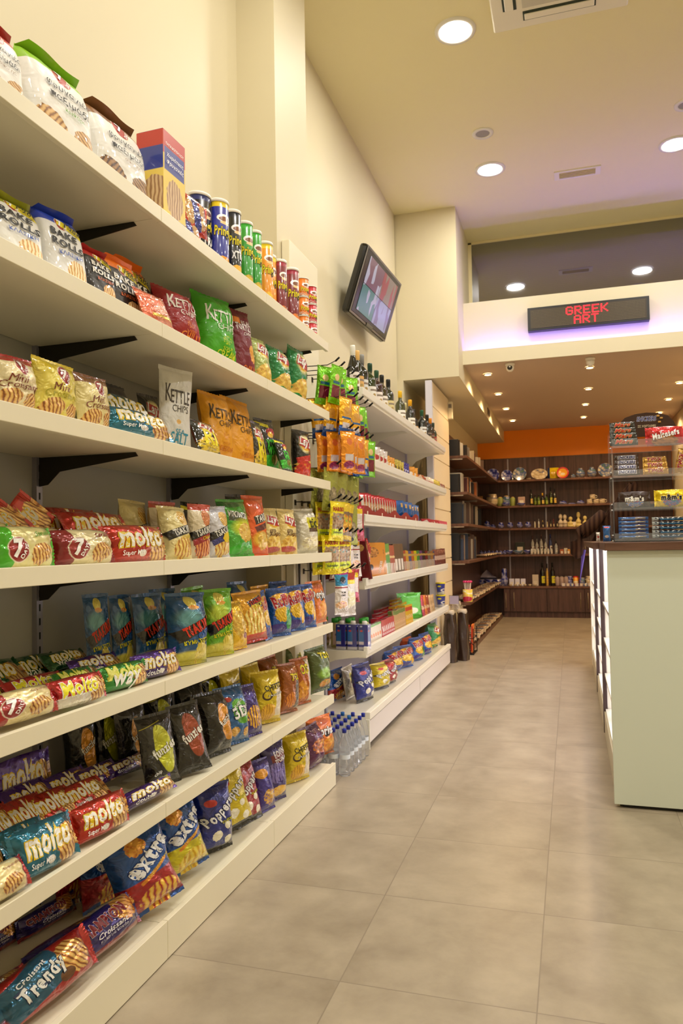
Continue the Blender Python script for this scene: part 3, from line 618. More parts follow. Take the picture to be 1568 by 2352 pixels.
lays('lblack', '#141210', (('R', .5, .4, .45, .1, '#d02020', 10), ('c', .5, .15, .5, .3, ('#a01010', '#e03020', '#f0a030'))), 'black and red chip bag with red oval sign', ()); lays('lstrong', '#181610', (('c', .5, .15, .5, .3, ('#181610', '#f0d020')),), 'black and yellow chip bag half hidden', (T('RI', .5, .42, .5, '#f0e020', ys=1.6),))
lays('lcream', '#ecd48c', (('e', .3, .08, .5, .1, '#c04848'),), 'cream chip bag with red oval sign', (T('στο', .4, .5, .3, '#5a3018'), T('Χωριό', .5, .42, .6, '#5a3018', sh=.2)))
s_i(1, 'bakeolive', -50, 88, 452, yaw=8); s_i(1, 'bakeblue', 84, 190, 490, yaw=10); s_i(1, 'bakeorange', 266, 348, 602, yaw=8, off=.14, desc='orange topped black rusk chip bag standing behind its twin'); s_i(1, 'bakeblack', 185, 257, 575, yaw=6)
s_i(1, 'bakeorange', 252, 340, 598, yaw=6); s_i(1, 'salmon', 322, 400, 668, yaw=8, lean=22); s_i(1, 'kred', 372, 460, 660, yaw=18, lean=14); s_i(1, 'kgreen', 452, 541, 668, yaw=22, lean=7); s_i(1, 'tortilla', 530, 586, 706, yaw=14, lean=8)
s_i(1, 'lolive', 585, 622, 772, yaw=8, lean=10); s_i(1, 'lgreen', 626, 664, 795, yaw=10, lean=8); s_i(1, 'lgreen', 662, 698, 795, yaw=10, lean=2)
# ---- third shelf
def mini(key, base, top, ds, c2):
    design(key, 'pouch', .20, .21, .10, base, [('r', .5, .95, .6, .1, top)]+SEVEN(.55, .78, .15)+[('w', .28, .18, .26, .18, CROI, 20), ('w', .78, .16, .2, .16, CROI, -30), ('e', .85, .36, .08, .07, c2)], seven_t(.55, .78, .18)+[T('Mini', .45, .55, .36, '#7a3018', sh=.3, bold=0), T('Croissant', .5, .43, .72, '#7a3018' if key != 'minicustard' else '#a8a020', sh=.3, bold=0)], ds, 'croissant bag', 'croissant_bag', rough=.3, metal=.1)
mini('minichoc', '#f0e2b4', '#b01c20', 'red topped cream bag of mini croissants', '#5a3020'); mini('minicustard', '#ecdc60', '#d8c018', 'yellow bag of mini croissants', '#f0e080'); mini('minihazel', '#eee0a0', '#7a4818', 'brown topped cream bag of mini croissants', '#c09060')
def molto(key, base, ds, low='Super Max', lc='#ffffff', b2=None, cr=CROI, lt='molto'):
    design(key, 'roll', .235, .115, .075, base, ([('R', .5, .15, .5, .16, b2)] if b2 else [])+[('w', .8, .38, .24, .20, cr, 25), ('e', .45, .2, .07, .04, '#f4f0e8')], [T(lt, .46, .62, .74, '#f2f0ea', '#e8c820', sh=.15, ys=1.25, bold=.035), T(low, .3, .2, .36, lc, bold=.01)], ds, 'croissant pack', 'croissant_pack', rough=.22, metal=.45, crinkle=.75)
molto('mred', '#b82414', 'shiny red croissant pack with white lettering'); molto('mteal', '#0c6c88', 'teal croissant pack with white lettering'); molto('mpurple', '#4a2088', 'violet croissant pack with white lettering', 'double', b2='#3a1868')
molto('mgreen', '#1c5c30', 'dark green croissant pack with white lettering', 'way'); molto('mcherry', '#b81c20', 'red and white cherry croissant pack with yellow lettering', '', b2='#f0ece0', lt='Molto'); molto('mway', '#2f8c34', 'green croissant roll pack with yellow lettering', 'way', lt='Molto')
D['mcherry']['texts'][0] = T('Molto', .42, .55, .7, '#e8e020', '#f8f8f0', sh=.15, ys=1.3, bold=.03); D['mway']['texts'] = [T('Molto', .42, .66, .7, '#f0f080', '#d8e020', sh=.15, ys=1.2, bold=.03), T('way', .45, .28, .6, '#ffffff', sh=.3, ys=1.2)]
def sev(key, base, side, ds, tx, tc_):
    design(key, 'roll', .205, .13, .08, base, [('R', .04, .5, .16, .6, side), ('R', .97, .5, .06, .6, side)]+SEVEN(.26, .4, .17)+[('w', .66, .3, .2, .15, CROI, 20)], [T('7', .25, .43, .17, ys=1.3, sh=.15, bold=.05), T('DAYS', .34, .36, .22, rot=62, bold=.03), T(tx, .74, .78, .34, tc_, sh=.3, rot=8)], ds, 'croissant pack', 'croissant_pack', rough=.22, metal=.2, crinkle=.6)
sev('sgreen', '#e8e09c', '#48b820', 'cream and green strudel pack with round red emblem', 'Strudel', '#68a030'); sev('sred', '#eadfae', '#8c1420', 'cream and red strudel pack with round red emblem', 'Strudel', '#8a2c28'); sev('scream', '#eedca0', '#a81c20', 'cream croissant pack with red stripe and round red emblem', 'Τσουρεκάκι', '#7a2818')
design('xtra', 'pouch', .165, .26, .08, '#1c1e1a', [('R', .25, .9, .3, .06, '#e8e020', -10), ('e', .6, .76, .26, .13, '#b01c20'), ('e', .55, .7, .15, .1, '#f0c040'), ('R', .5, .16, .5, .14, '#38b030'), ('c', .55, .2, .18, .16, ('#3a4a18', '#8a8a30'))], [T('XTRA', .55, .5, .62, '#48c038', ys=2, bold=.05), T('WAVY', .55, .38, .58, '#48c038', ys=1.8, bold=.05)], 'black chip bag with green lettering', rough=.35)
s_i(2, 'minichoc', -40, 82, 812, yaw=5, lean=3); s_i(2, 'minicustard', 79, 180, 826, yaw=6, lean=3); s_i(2, 'minihazel', 176, 257, 862, yaw=6, lean=3)
s_i(2, 'kgrey', 240, 345, 868, yaw=12, lean=28, off=.22); s_i(2, 'mteal', 250, 398, 940, yaw=4, lean=25); s_i(2, 'mteal', 232, 360, 890, yaw=4, lean=30, off=.1, dz=.05, desc='teal croissant pack lying on the one in front')
s_i(2, 'lblack', 335, 385, 900, yaw=15, lean=12, off=.22, desc='black chip bag standing behind the white one'); s_i(2, 'kwhite', 366, 456, 838, yaw=26, lean=2); s_i(2, 'lstrong', 446, 508, 960, yaw=10, lean=22, off=.02, desc='slumped black foil chip bag between white and mustard bags')
s_i(2, 'kmustard', 468, 534, 898, yaw=14, lean=9, off=.03); s_i(2, 'kmustard', 524, 592, 912, yaw=14, lean=9, off=.03); s_i(2, 'lstrong', 582, 614, 962, yaw=8, lean=10, off=.05); s_i(2, 'xtra', 604, 650, 958, yaw=14, lean=10); s_i(2, 'xtra', 646, 672, 1005, yaw=10, lean=18, off=.02, desc='green and black chip bag slumped beside its twin'); s_i(2, 'lblack', 673, 712, 985, yaw=18, lean=4)
# ---- fourth shelf
def tsak(key, base, top, pic, ds, band='#181614', l2='Chips', l2c='#e8c820', low=None):
    design(key, 'pouch', .165, .265, .08, base, [('r', .5, .97, .6, .06, top), ('w', .7, .74, .22, .3, pic, 30), ('R', .58, .50, .6, .14, band, 18), ('w', .6, .18, .42, .3, pic, 10)]+([('R', .58, .36, .5, .1, low, 18)] if low else []), [T('TSAKIRIS', .58, .51, .72, '#f4f2ec', rot=18, ys=1.7, bold=.03), T(l2, .68, .38, .36, l2c, rot=18, sh=.3)], ds, rough=.35, metal=.1)
CRP = ('#b06820', '#f0c050', '#f8dc80'); CRR = ('#8a2020', '#e07838', '#f0a868')
tsak('tcheese', '#eadc9c', '#e0d090', CRP, 'cream chip bag with yellow chips and black name band'); tsak('tpepper', '#e9dcc0', '#c04838', CRR, 'cream chip bag with red pepper and black name band', low='#a01828'); tsak('tsalt', '#d8d8e2', '#c0c0d0', CRP, 'silver white chip bag with black and blue name band', low='#282878', l2=' . ')
design('viking', 'pouch', .175, .30, .09, '#3ca824', [('e', .3, .93, .4, .12, '#0c6a20'), ('R', .42, .68, .3, .15, '#303a24', -8), ('e', .6, .48, .5, .34, '#d8dc20', 0, .5), ('c', .62, .38, .28, .3, CHIP), ('e', .5, .08, .6, .14, '#30b818')], [T('VIKINGS', .45, .72, .62, '#f4f4f0', rot=-12, ys=1.8, bold=.03)], 'tall green chip bag with dark name band', rough=.25, metal=.2)
design('taris', 'pouch', .16, .30, .09, '#e85c14', [('R', .6, .62, .34, .14, '#1c1612', 15), ('R', .6, .46, .34, .1, '#601818', 15), ('e', .55, .25, .5, .3, '#f0c030', 0, .4), ('c', .6, .22, .3, .3, CHIP)], [T('TARIS', .6, .63, .5, '#f4f0e8', rot=15, ys=1.9, bold=.03)], 'orange chip bag with black name band', rough=.25, metal=.2)
design('yogurt', 'pouch', .16, .27, .08, '#e4dfd0', [('R', .6, .66, .3, .15, '#e0d820'), ('R', .6, .5, .28, .05, '#5a3a28'), ('c', .5, .2, .45, .26, ('#c8b8a0', '#f4ecc8', '#e0d080'))], [T('tic', .6, .66, .4, '#303010', ys=1.5)], 'white chip bag with yellow name panel', rough=.4)
design('doritos', 'pouch', .16, .26, .08, '#e87818', [('e', .4, .9, .5, .14, '#b84c10', 0, .4), ('c', .6, .28, .3, .36, ('#e07010', '#f8a828', '#ffc850')), ('e', .5, .58, .12, .12, '#241810')], [T('Doritos', .5, .68, .95, '#ffffff', '#181410', ys=1.7, rot=-6, bold=.04)], 'orange tortilla chip bag with white lettering', rough=.3, metal=.2)
for i, (x0, x1, yt, of, lab) in enumerate(((-70, 40, 1128, .26, 'leftmost'), (15, 110, 1118, .24, 'second'), (60, 165, 1108, .22, 'third'))):
    s_i(3, 'mred', x0, x1, yt+15, of, yaw=8, lean=8, roll=-55, ts=.8, desc=lab+' shiny red croissant pack standing on end against the back')
s_i(3, 'mred', 90, 262, 1158, .17, yaw=4, lean=28, dz=.06, desc='shiny red croissant pack lying at the back'); s_i(3, 'mred', 140, 290, 1175, .3, yaw=4, lean=28, dz=.03, desc='red croissant pack rearmost of the pile')
s_i(3, 'mred', 120, 335, 1165, .10, yaw=3, lean=30, dz=.06, desc='shiny red croissant pack lying over the front one')
s_i(3, 'sgreen', -40, 35, 1196, .16, yaw=6, lean=15, desc='green strudel pack behind the front one'); s_i(3, 'sgreen', -4, 124, 1205, .015, yaw=4, lean=12); s_i(3, 'sred', 50, 155, 1208, .16, yaw=4, lean=12, desc='cream strudel pack tucked behind the front ones'); s_i(3, 'sred', 132, 260, 1212, .015, yaw=4, lean=14); s_i(3, 'mred', 256, 380, 1202, .015, yaw=4, lean=14, desc='shiny red croissant pack at the front beside cream chip bags')
s_i(3, 'tcheese', 280, 345, 1146, .24, yaw=10, lean=5, desc='cream cheese chip bag at the back by the red packs'); s_i(3, 'tpepper', 345, 410, 1148, .17, yaw=4, lean=4, desc='cream pepper chip bag in the second row'); s_i(3, 'xtra', 420, 460, 1150, .25, yaw=10, lean=3, desc='dark green chip bag at the back behind the cream ones')
s_i(3, 'tcheese', 378, 442, 1158, .02, yaw=12, lean=16); s_i(3, 'tpepper', 430, 482, 1155, .02, yaw=26, lean=3); s_i(3, 'tsalt', 474, 528, 1160, .02, yaw=14, lean=6); s_i(3, 'viking', 520, 590, 1142, .015, yaw=14, lean=12); s_i(3, 'lblack', 530, 575, 1132, .24, yaw=8, lean=4, desc='dark chip bag behind the green and orange ones'); s_i(3, 'taris', 562, 616, 1134, .015, yaw=18, lean=7)
s_i(3, 'lcream', 606, 650, 1164, .05, yaw=12, lean=8); s_i(3, 'lcream', 642, 683, 1166, .015, yaw=14, lean=8); s_i(3, 'yogurt', 683, 730, 1166, .015, yaw=14, lean=7); s_i(3, 'doritos', 722, 765, 1192, .012, yaw=8, lean=10)
# ---- fifth shelf
def tks(key, base, top, ds, pic=CHIP):
    design(key, 'pouch', .185, .31, .095, base, [('e', .48, .9, .16, .16, '#e8d860'), ('w', .5, .82, .15, .06, ('#c03018', '#f0b030')), ('e', .4, .66, .4, .3, top, 0, .5), ('R', .6, .52, .62, .15, '#1c1814', 24), ('e', .5, .07, .8, .2, '#d8d040', 0, .3), ('w', .7, .16, .2, .26, ('#d0b030', '#f0e060'), 10)], [T('TSAKIRIS', .6, .53, .78, '#e03c20', rot=24, ys=2, bold=.05), T('CHIPS', .75, .42, .42, '#a8d020' if key == 'tkgreen' else '#3060b0', rot=24, ys=1.7, bold=.03), T('ΚΥΜΑΤΙΣΤΑ', .56, .31, .68, '#e8e020', '#1c2830', rot=6, ys=1.2, bold=.03)], ds, rough=.25, metal=.2)
tks('tkblue', '#0c5490', '#60a0a8', 'blue wavy chip bag with red lettering on black band'); tks('tkgreen', '#68b418', '#c0d840', 'green wavy chip bag with red lettering on black band')
design('fries', 'pouch', .17, .27, .085, '#e8a818', [('R', .6, .76, .3, .2, '#1c1814', 18), ('w', .5, .42, .4, .5, ('#c88018', '#f4d450', '#fae890')), ('r', .5, .06, .6, .08, '#c83018')], [T('TSAKIRIS', .6, .82, .5, '#e03c20', rot=18, ys=1.6), T('STICKS', .62, .73, .4, '#f0e030', rot=18, ys=1.4)], 'golden potato stick bag with black name panel')
design('ychip', 'pouch', .15, .24, .08, '#f0c020', [('c', .5, .5, .4, .5, CHIP), ('e', .7, .25, .15, .12, '#8a3020')], [], 'plain golden chip bag')
RUF = lambda base: [('e', .55, .8, .5, .2, '#f0b41c'), ('s', .4, .45, .3, .3, ('#c8900c', '#f4c828'), 30), ('e', .72, .3, .14, .3, '#f0b818'), ('e', .25, .12, .4, .18, '#3a2888')]
design('ruffles', 'pouch', .17, .27, .085, '#1c58b0', RUF(0), [T('Ruffles', .55, .76, .9, '#b8202c', '#f4f0f0', rot=14, ys=1.9, bold=.05)], 'blue and yellow ridged chip bag with red lettering', rough=.22, metal=.25)
design('rufflesgreen', 'pouch', .17, .27, .085, '#1c58b0', RUF(0)+[('e', .72, .35, .18, .42, '#209838')], [T('Ruffles', .55, .76, .9, '#b8202c', '#f4f0f0', rot=14, ys=1.9, bold=.05)], 'blue, yellow and green ridged chip bag with red lettering', rough=.22, metal=.25)
for i, (x0, x1, of, dz) in enumerate(((-60, 90, .34, 0), (20, 150, .36, 0), (120, 215, .30, .03))): s_i(4, 'mgreen', x0, x1, 1512-i*8, of, yaw=3, lean=50, dz=dz, desc=['leftmost', 'second', 'third'][i]+' dark green croissant pack in the back row')
for i, (k_, x0, x1, of, yt, ds) in enumerate((('mcherry', -50, 60, .2, 1560, 'cherry croissant pack lying in the left middle row'), ('mcherry', 30, 170, .15, 1552, 'cherry croissant pack lying behind the front row'), ('mgreen', 140, 245, .18, 1535, 'dark green croissant pack in the middle row'), ('mpurple', 190, 305, .20, 1502, 'violet croissant pack in the second row'), ('mway', 150, 235, .1, 1536, 'green croissant pack end poking up behind the cherry pack'))): s_i(4, k_, x0, x1, yt, of, yaw=3, lean=45, desc=ds)
s_i(4, 'scream', -20, 130, 1580, .015, yaw=5, lean=25); s_i(4, 'mcherry', 134, 244, 1548, .015, yaw=6, lean=22, desc='red and white cherry croissant pack at the front'); s_i(4, 'mway', 238, 338, 1520, .015, yaw=6, lean=16); s_i(4, 'mpurple', 318, 412, 1492, .015, yaw=8, lean=16, desc='violet croissant pack at the front beside the blue chip bag')
for i, (x0, x1, yt, of, ds) in enumerate(((195, 268, 1360, .24, 'dark blue wavy chip bag at the left back'), (262, 318, 1364, .24, 'blue wavy chip bag second from the left at the back'), (303, 382, 1362, .17, 'blue wavy chip bag behind the front one'), (350, 410, 1352, .28, 'blue wavy chip bag against the back panel'))): s_i(4, 'tkblue', x0, x1, yt, of, yaw=16, lean=5, desc=ds)
s_i(4, 'tkblue', 384, 475, 1372, .01, yaw=26, lean=4); s_i(4, 'tkgreen', 464, 537, 1362, .01, yaw=30, lean=3); s_i(4, 'ychip', 528, 567, 1395, .03, yaw=14, lean=10); s_i(4, 'fries', 548, 620, 1372, .01, yaw=20, lean=8); s_i(4, 'ruffles', 606, 624, 1375, .05, yaw=10, lean=10, desc='sliver of a blue ridged chip bag beside the potato sticks')
s_i(4, 'rufflesgreen', 617, 668, 1352, .01, yaw=20, lean=7); s_i(4, 'ruffles', 658, 701, 1348, .01, yaw=20, lean=8); s_i(4, 'ruffles', 692, 726, 1340, .01, yaw=18, lean=8); s_i(4, 'doritos', 714, 750, 1332, .01, yaw=14, lean=8)
for x0, x1, yt, k_, ds in ((430, 480, 1350, 'tkgreen', 'green wavy chip bag in the back row'), (530, 575, 1348, 'tkblue', 'blue chip bag in the back row behind the sticks'), (585, 625, 1345, 'fries', 'golden stick bag in the back row'), (625, 665, 1332, 'rufflesgreen', 'green ridged chip bag in the back row')): s_i(4, k_, x0, x1, yt, .2, yaw=14, lean=5, desc=ds)
s_i(4, 'mpurple', 550, 680, 1318, .3, yaw=4, lean=60, dz=.24, desc='brown wrapped pack lying across the back row') if False else None
# ---- sixth shelf
design('fyellow', 'pouch', .18, .29, .09, '#14120f', [('e', .55, .5, .26, .62, '#c8cc1c', 12), ('R', .3, .88, .3, .01, '#b8b020', 15)], [T('funzies', .55, .5, .66, '#f0eee4', '#6a6a10', rot=22, ys=1.5, bold=.04), T('chip', .3, .16, .2, rot=20)], 'black foil snack bag with yellow leaf shape', rough=.22, metal=.3, crinkle=.9)
design('fbrown', 'pouch', .18, .29, .09, '#14120f', [('e', .55, .52, .28, .6, '#9c3c18', 12)], [T('funzies', .55, .54, .7, '#f0eee4', '#4a1808', rot=22, ys=1.5, bold=.04)], 'black foil snack bag with brown leaf shape', rough=.22, metal=.3, crinkle=.9)
design('forange', 'pouch', .16, .29, .09, '#14120f', [('e', .62, .5, .26, .6, '#e09828', 8)], [T('funzies', .62, .55, .6, '#f0eee4', '#6a4008', rot=30, ys=1.4, bold=.03)], 'black foil snack bag with orange leaf shape', rough=.22, metal=.3, crinkle=.9)
design('bugles', 'pouch', .17, .28, .085, '#1c60a0', [('e', .55, .55, .3, .42, '#58a820', 20), ('c', .3, .2, .16, .14, ('#a86820', '#e8b858')), ('c', .75, .15, .14, .14, ('#a86820', '#e8b858')), ('e', .2, .8, .1, .08, '#c02828')], [T('BUGLES', .5, .7, .4, '#f4f4e8', rot=35, bold=.03), T('3D', .52, .54, .5, '#f8f8f4', '#182848', rot=10, ys=1.2, bold=.035), T('TWISTS', .75, .62, .45, '#f4f4f4', rot=55)], 'blue corn snack bag with green diamond and white lettering', rough=.25, metal=.25)
design('ppurple', 'pouch', .15, .26, .08, '#38247c', [('w', .5, .35, .4, .4, ('#38247c', '#e8a020', '#f4c040'))], [], 'deep purple snack bag with orange print')
design('cheetos', 'pouch', .165, .28, .09, '#e4c814', [('e', .3, .55, .16, .18, '#4a3008'), ('e', .3, .56, .12, .13, '#e4c814'), ('w', .35, .2, .28, .3, ('#c88c10', '#f0b828')), ('R', .72, .4, .12, .3, '#e8dcc8')], [T('CHEETOS', .6, .72, .72, '#2c2410', '#f4e050', ys=1.8, rot=8, bold=.035), T('PACOTINIA', .62, .56, .55, '#ffffff', '#181818', rot=8, bold=.02)], 'yellow cheese snack bag with black lettering', rough=.28, metal=.2)
design('cbrown', 'pouch', .15, .28, .09, '#a05418', [('w', .4, .25, .3, .3, ('#a04010', '#e89030')), ('R', .72, .4, .16, .35, '#5a5048')], [T('TOS', .6, .74, .5, '#e8d020', '#2c2410', ys=1.6, bold=.05)], 'brown foil snack bag with yellow lettering', rough=.25, metal=.25)
design('corange', 'pouch', .16, .28, .09, '#b85c10', [('c', .35, .3, .3, .4, ('#a84008', '#f0a828')), ('R', .8, .5, .14, .5, '#d8c8b8')], [T('OS', .5, .78, .4, '#f0e020', '#2c2410', ys=1.8, bold=.035)], 'amber puffed snack bag with yellow letters', rough=.25, metal=.2)
design('cgreen', 'pouch', .15, .29, .08, '#50622c', [('e', .5, .4, .4, .3, '#88b838', 0, .4), ('c', .5, .16, .3, .16, ('#d06020', '#e8b040', '#60a030'))], [T('TOS', .6, .82, .5, '#f0e020', '#2c2410', ys=1.6, rot=-10, bold=.05)], 'dark green tortilla bag leaning at the shelf end', rough=.25, metal=.25)
s_i(5, 'mpurple', 10, 152, 1722, .30, yaw=4, lean=10, dz=.03, desc='violet croissant pack standing at the back left')
for i in range(4): s_i(5, 'mpurple', 62+i*62, 170+i*62, 1788-i*14, .24-.02*i, yaw=4, lean=50, dz=.02, desc=['leftmost', 'second', 'third', 'fourth'][i]+' violet croissant pack lying in the middle row')
for i in range(4): s_i(5, 'mred', -10+i*55, 95+i*55, 1846-i*16, .17-.01*i, yaw=4, lean=50, dz=.01, desc=['leftmost', 'second', 'third', 'fourth'][i]+' red croissant pack lying in the second row')
s_i(5, 'mteal', -60, 32, 1862, .12, yaw=6, lean=30, desc='teal croissant pack at the left edge'); s_i(5, 'mteal', 20, 120, 1890, .09, yaw=5, lean=35, desc='teal croissant pack behind the front one')
s_i(5, 'scream', -70, 70, 1990, .0, yaw=5, lean=30, desc='cream croissant pack lying over the shelf edge at the left'); s_i(5, 'mteal', 52, 180, 1882, .012, yaw=6, lean=20, desc='teal croissant pack at the front'); s_i(5, 'mred', 182, 296, 1830, .012, yaw=8, lean=18, desc='shiny red croissant pack at the front'); s_i(5, 'mpurple', 290, 402, 1800, .012, yaw=6, lean=32, desc='violet croissant pack at the front, lowest under the black bags')
for i, (x0, x1, yt, of) in enumerate(((150, 225, 1660, .33), (225, 300, 1645, .3), (265, 345, 1640, .22), (335, 405, 1628, .28), (405, 470, 1600, .22), (470, 530, 1580, .25))): s_i(5, 'fyellow' if i % 2 else 'forange', x0, x1, yt, of, yaw=18, lean=6, desc=['leftmost', 'second', 'third', 'fourth', 'fifth', 'sixth'][i]+' black foil snack bag in the shaded back row')
s_i(5, 'fyellow', 338, 430, 1685, .012, yaw=20, lean=14); s_i(5, 'fbrown', 402, 486, 1664, .012, yaw=20, lean=18); s_i(5, 'forange', 466, 530, 1612, .012, yaw=18, lean=12); s_i(5, 'bugles', 508, 572, 1592, .012, yaw=18, lean=12); s_i(5, 'ppurple', 558, 602, 1622, .012, yaw=14, lean=14)
s_i(5, 'cheetos', 580, 644, 1548, .012, yaw=26, lean=5); s_i(5, 'cbrown', 640, 682, 1542, .012, yaw=20, lean=5); s_i(5, 'corange', 672, 714, 1524, .012, yaw=24, lean=4); s_i(5, 'cgreen', 712, 757, 1502, .012, yaw=14, lean=8)
for x0, x1, yt, k_, ds in ((505, 560, 1560, 'cheetos', 'yellow snack bag in the back row behind the blue one'), (560, 600, 1548, 'cheetos', 'yellow snack bag in the back row beside its twin'), (600, 640, 1530, 'cbrown', 'brown snack bag in the back row'), (655, 690, 1510, 'cgreen', 'dark green snack bag in the back row')): s_i(5, k_, x0, x1, yt, .2, yaw=14, lean=4, desc=ds)
# ---- base
design('champ', 'roll', .21, .12, .085, '#2c1c6c', [('w', .82, .7, .2, .2, ('#a86018', '#e8a848'), 50), ('R', .5, .08, .6, .1, '#8c1c24')], [T('CHAMPION', .42, .72, .7, '#7c1820', '#d8b8b8', rot=4, ys=1.7, bold=.05), T('Croissant', .52, .45, .44, '#f0ecf0', sh=.2), T('με κρέμα κακάο', .52, .32, .4, '#d8d4e0')], 'dark blue and red croissant pack with outlined red lettering', 'croissant pack', 'croissant_pack', rough=.22, metal=.4, crinkle=.8)
design('trend', 'roll', .24, .13, .085, '#b01c18', [('R', .3, .55, .34, .22, '#1c5c7c', 14), ('w', .76, .55, .18, .22, CROI, 35), ('e', .62, .3, .09, .07, '#6a4020')], [T('Trendy', .38, .5, .52, '#f4f4f0', '#182c50', rot=14, ys=1.5, bold=.035), T('Croissant', .3, .78, .34, '#f0f0f0', rot=14)], 'shiny red croissant pack with blue panel and white lettering', 'croissant pack', 'croissant_pack', rough=.2, metal=.5, crinkle=.8)
def extra(key, low, pic, ds):
    design(key, 'pouch', .2, .32, .10, '#0c50a4', [('e', .42, .8, .16, .18, ('#c86010', '#f0b040')), ('R', .5, .2, .6, .2, low), ('R', .6, .42, .3, .035, '#e89020', 25), ('w', .6, .13, .36, .24, pic)], [T('extra', .58, .62, .82, '#f4f6fa', '#203878', rot=32, ys=1.5, bold=.05), T('Τυρογαριδάκια', .66, .46, .5, '#e8d060', rot=28)], ds, rough=.2, metal=.35, crinkle=.9)
extra('xred', '#a81420', ('#a81420', '#e8a020', '#f8cc50'), 'blue and red cheese puff bag with slanted white lettering'); extra('xyel', '#d8cc18', ('#d8a818', '#f0cc30', '#f8e060'), 'blue and yellow cheese puff bag with slanted white lettering')
def popp(key, base, ds, tx, tc_='#f0f0f4'):
    design(key, 'pouch', .18, .3, .09, base, [('e', .3, .78, .16, .1, '#c02020'), ('c', .4, .25, .14, .14, ('#e8e0c0', '#fffbe8')), ('c', .75, .14, .12, .12, ('#e8e0c0', '#fffbe8')), ('c', .7, .38, .1, .1, ('#e8e0c0', '#fffbe8')), ('r', .5, .02, .6, .05, '#1a1a18')], [T(tx, .52, .6, .9, tc_, '#20242c', rot=34, ys=1.6, bold=.035), T('CLASSIC', .7, .46, .36, '#e8e020', '#202020', rot=8)], ds, 'popcorn bag', 'popcorn_bag', rough=.25, metal=.25, crinkle=.8)
popp('popblue', '#1c2c8c', 'dark blue popcorn bag with white lettering', 'Poppers'); popp('popyellow', '#d8c010', 'yellow and black popcorn bag with white lettering', 'Poppers'); popp('popred', '#a01820', 'dark red popcorn bag', 'Poppers')
design('mixpurple', 'pouch', .14, .27, .08, '#3c2c8c', [('e', .3, .75, .3, .2, '#e8a018'), ('c', .5, .25, .35, .3, ('#4030a0', '#e8b030', '#f0e0a0'))], [], 'violet and yellow mixed snack bag', rough=.25, metal=.25)
design('foun', 'pouch', .18, .3, .09, '#342474', [('R', .6, .76, .36, .16, '#7c1c20', 12), ('s', .4, .5, .4, .3, ('#342474', '#8070b8')), ('c', .5, .16, .36, .16, ('#d89020', '#f8c850'))], [T('FOUN', .6, .84, .5, '#f0ecf0', rot=12, ys=1.5, bold=.05), T('TOUNIA', .6, .72, .5, '#f0ecf0', rot=12, ys=1.5, bold=.05)], 'purple snack bag with dark red name panel', rough=.25, metal=.2)
design('dpurple', 'pouch', .15, .26, .08, '#581c50', [('c', .5, .5, .35, .35, ('#581c50', '#c87020', '#e8b050'))], [], 'plum purple snack bag', rough=.2, metal=.35)
s_i(6, 'trend', -90, 62, 2262, .16, yaw=8, lean=40, desc='shiny red croissant pack lying behind at the left'); s_i(6, 'trend', -140, 10, 2310, .05, yaw=8, lean=35, desc='shiny red croissant pack cut by the corner of the photo')
s_i(6, 'trend', 30, 236, 2215, .0, yaw=10, lean=30, roll=-6, desc='shiny red croissant pack with blue panel at the front corner')
for k_, x0, x1, yt, of, ds in (('champ', -60, 60, 2118, .34, 'croissant pack in the dark left back corner'), ('champ', 40, 175, 2078, .28, 'dark blue croissant pack rearmost on the pile'), ('champ', 66, 225, 2142, .14, 'dark blue croissant pack second from the front')): s_i(6, k_, x0, x1, yt, of, yaw=8, lean=17, desc=ds)
s_i(6, 'champ', 165, 328, 2100, .01, yaw=8, lean=28, roll=-4, desc='dark blue and red croissant pack frontmost on the pile')
s_i(6, 'xred', 130, 200, 2010, .32, yaw=12, lean=8, desc='blue and red puff bag at the back, farthest left'); s_i(6, 'xred', 190, 285, 1990, .20, yaw=14, lean=8, desc='blue and red puff bag behind the front one')
s_i(6, 'xred', 276, 425, 1950, -.03, yaw=22, lean=18, roll=-10); s_i(6, 'xyel', 365, 480, 1872, -.02, yaw=20, lean=14, roll=-8); s_i(6, 'xyel', 330, 400, 1862, .22, yaw=12, lean=6, desc='blue and yellow puff bag at the back'); s_i(6, 'popblue', 448, 534, 1832, .01, yaw=22, lean=6)
s_i(6, 'popyellow', 505, 590, 1798, -.01, yaw=20, lean=12, roll=-4); s_i(6, 'popred', 540, 603, 1768, .01, yaw=16, lean=14); s_i(6, 'mixpurple', 592, 632, 1768, .012, yaw=12, lean=12); s_i(6, 'foun', 602, 657, 1700, .01, yaw=24, lean=6); s_i(6, 'cheetos', 654, 710, 1682, .0, yaw=24, lean=4); s_i(6, 'dpurple', 698, 738, 1680, .012, yaw=14, lean=8); s_i(6, 'doritos', 712, 766, 1655, .01, yaw=20, lean=6)
for x0, x1, yt, k_, ds in ((420, 470, 1860, 'popblue', 'blue popcorn bag in the back row'), (480, 525, 1800, 'popyellow', 'yellow popcorn bag in the back row'), (600, 640, 1700, 'cbrown', 'brown bag in the back row')): s_i(6, k_, x0, x1, yt, .2, yaw=14, lean=4, desc=ds)
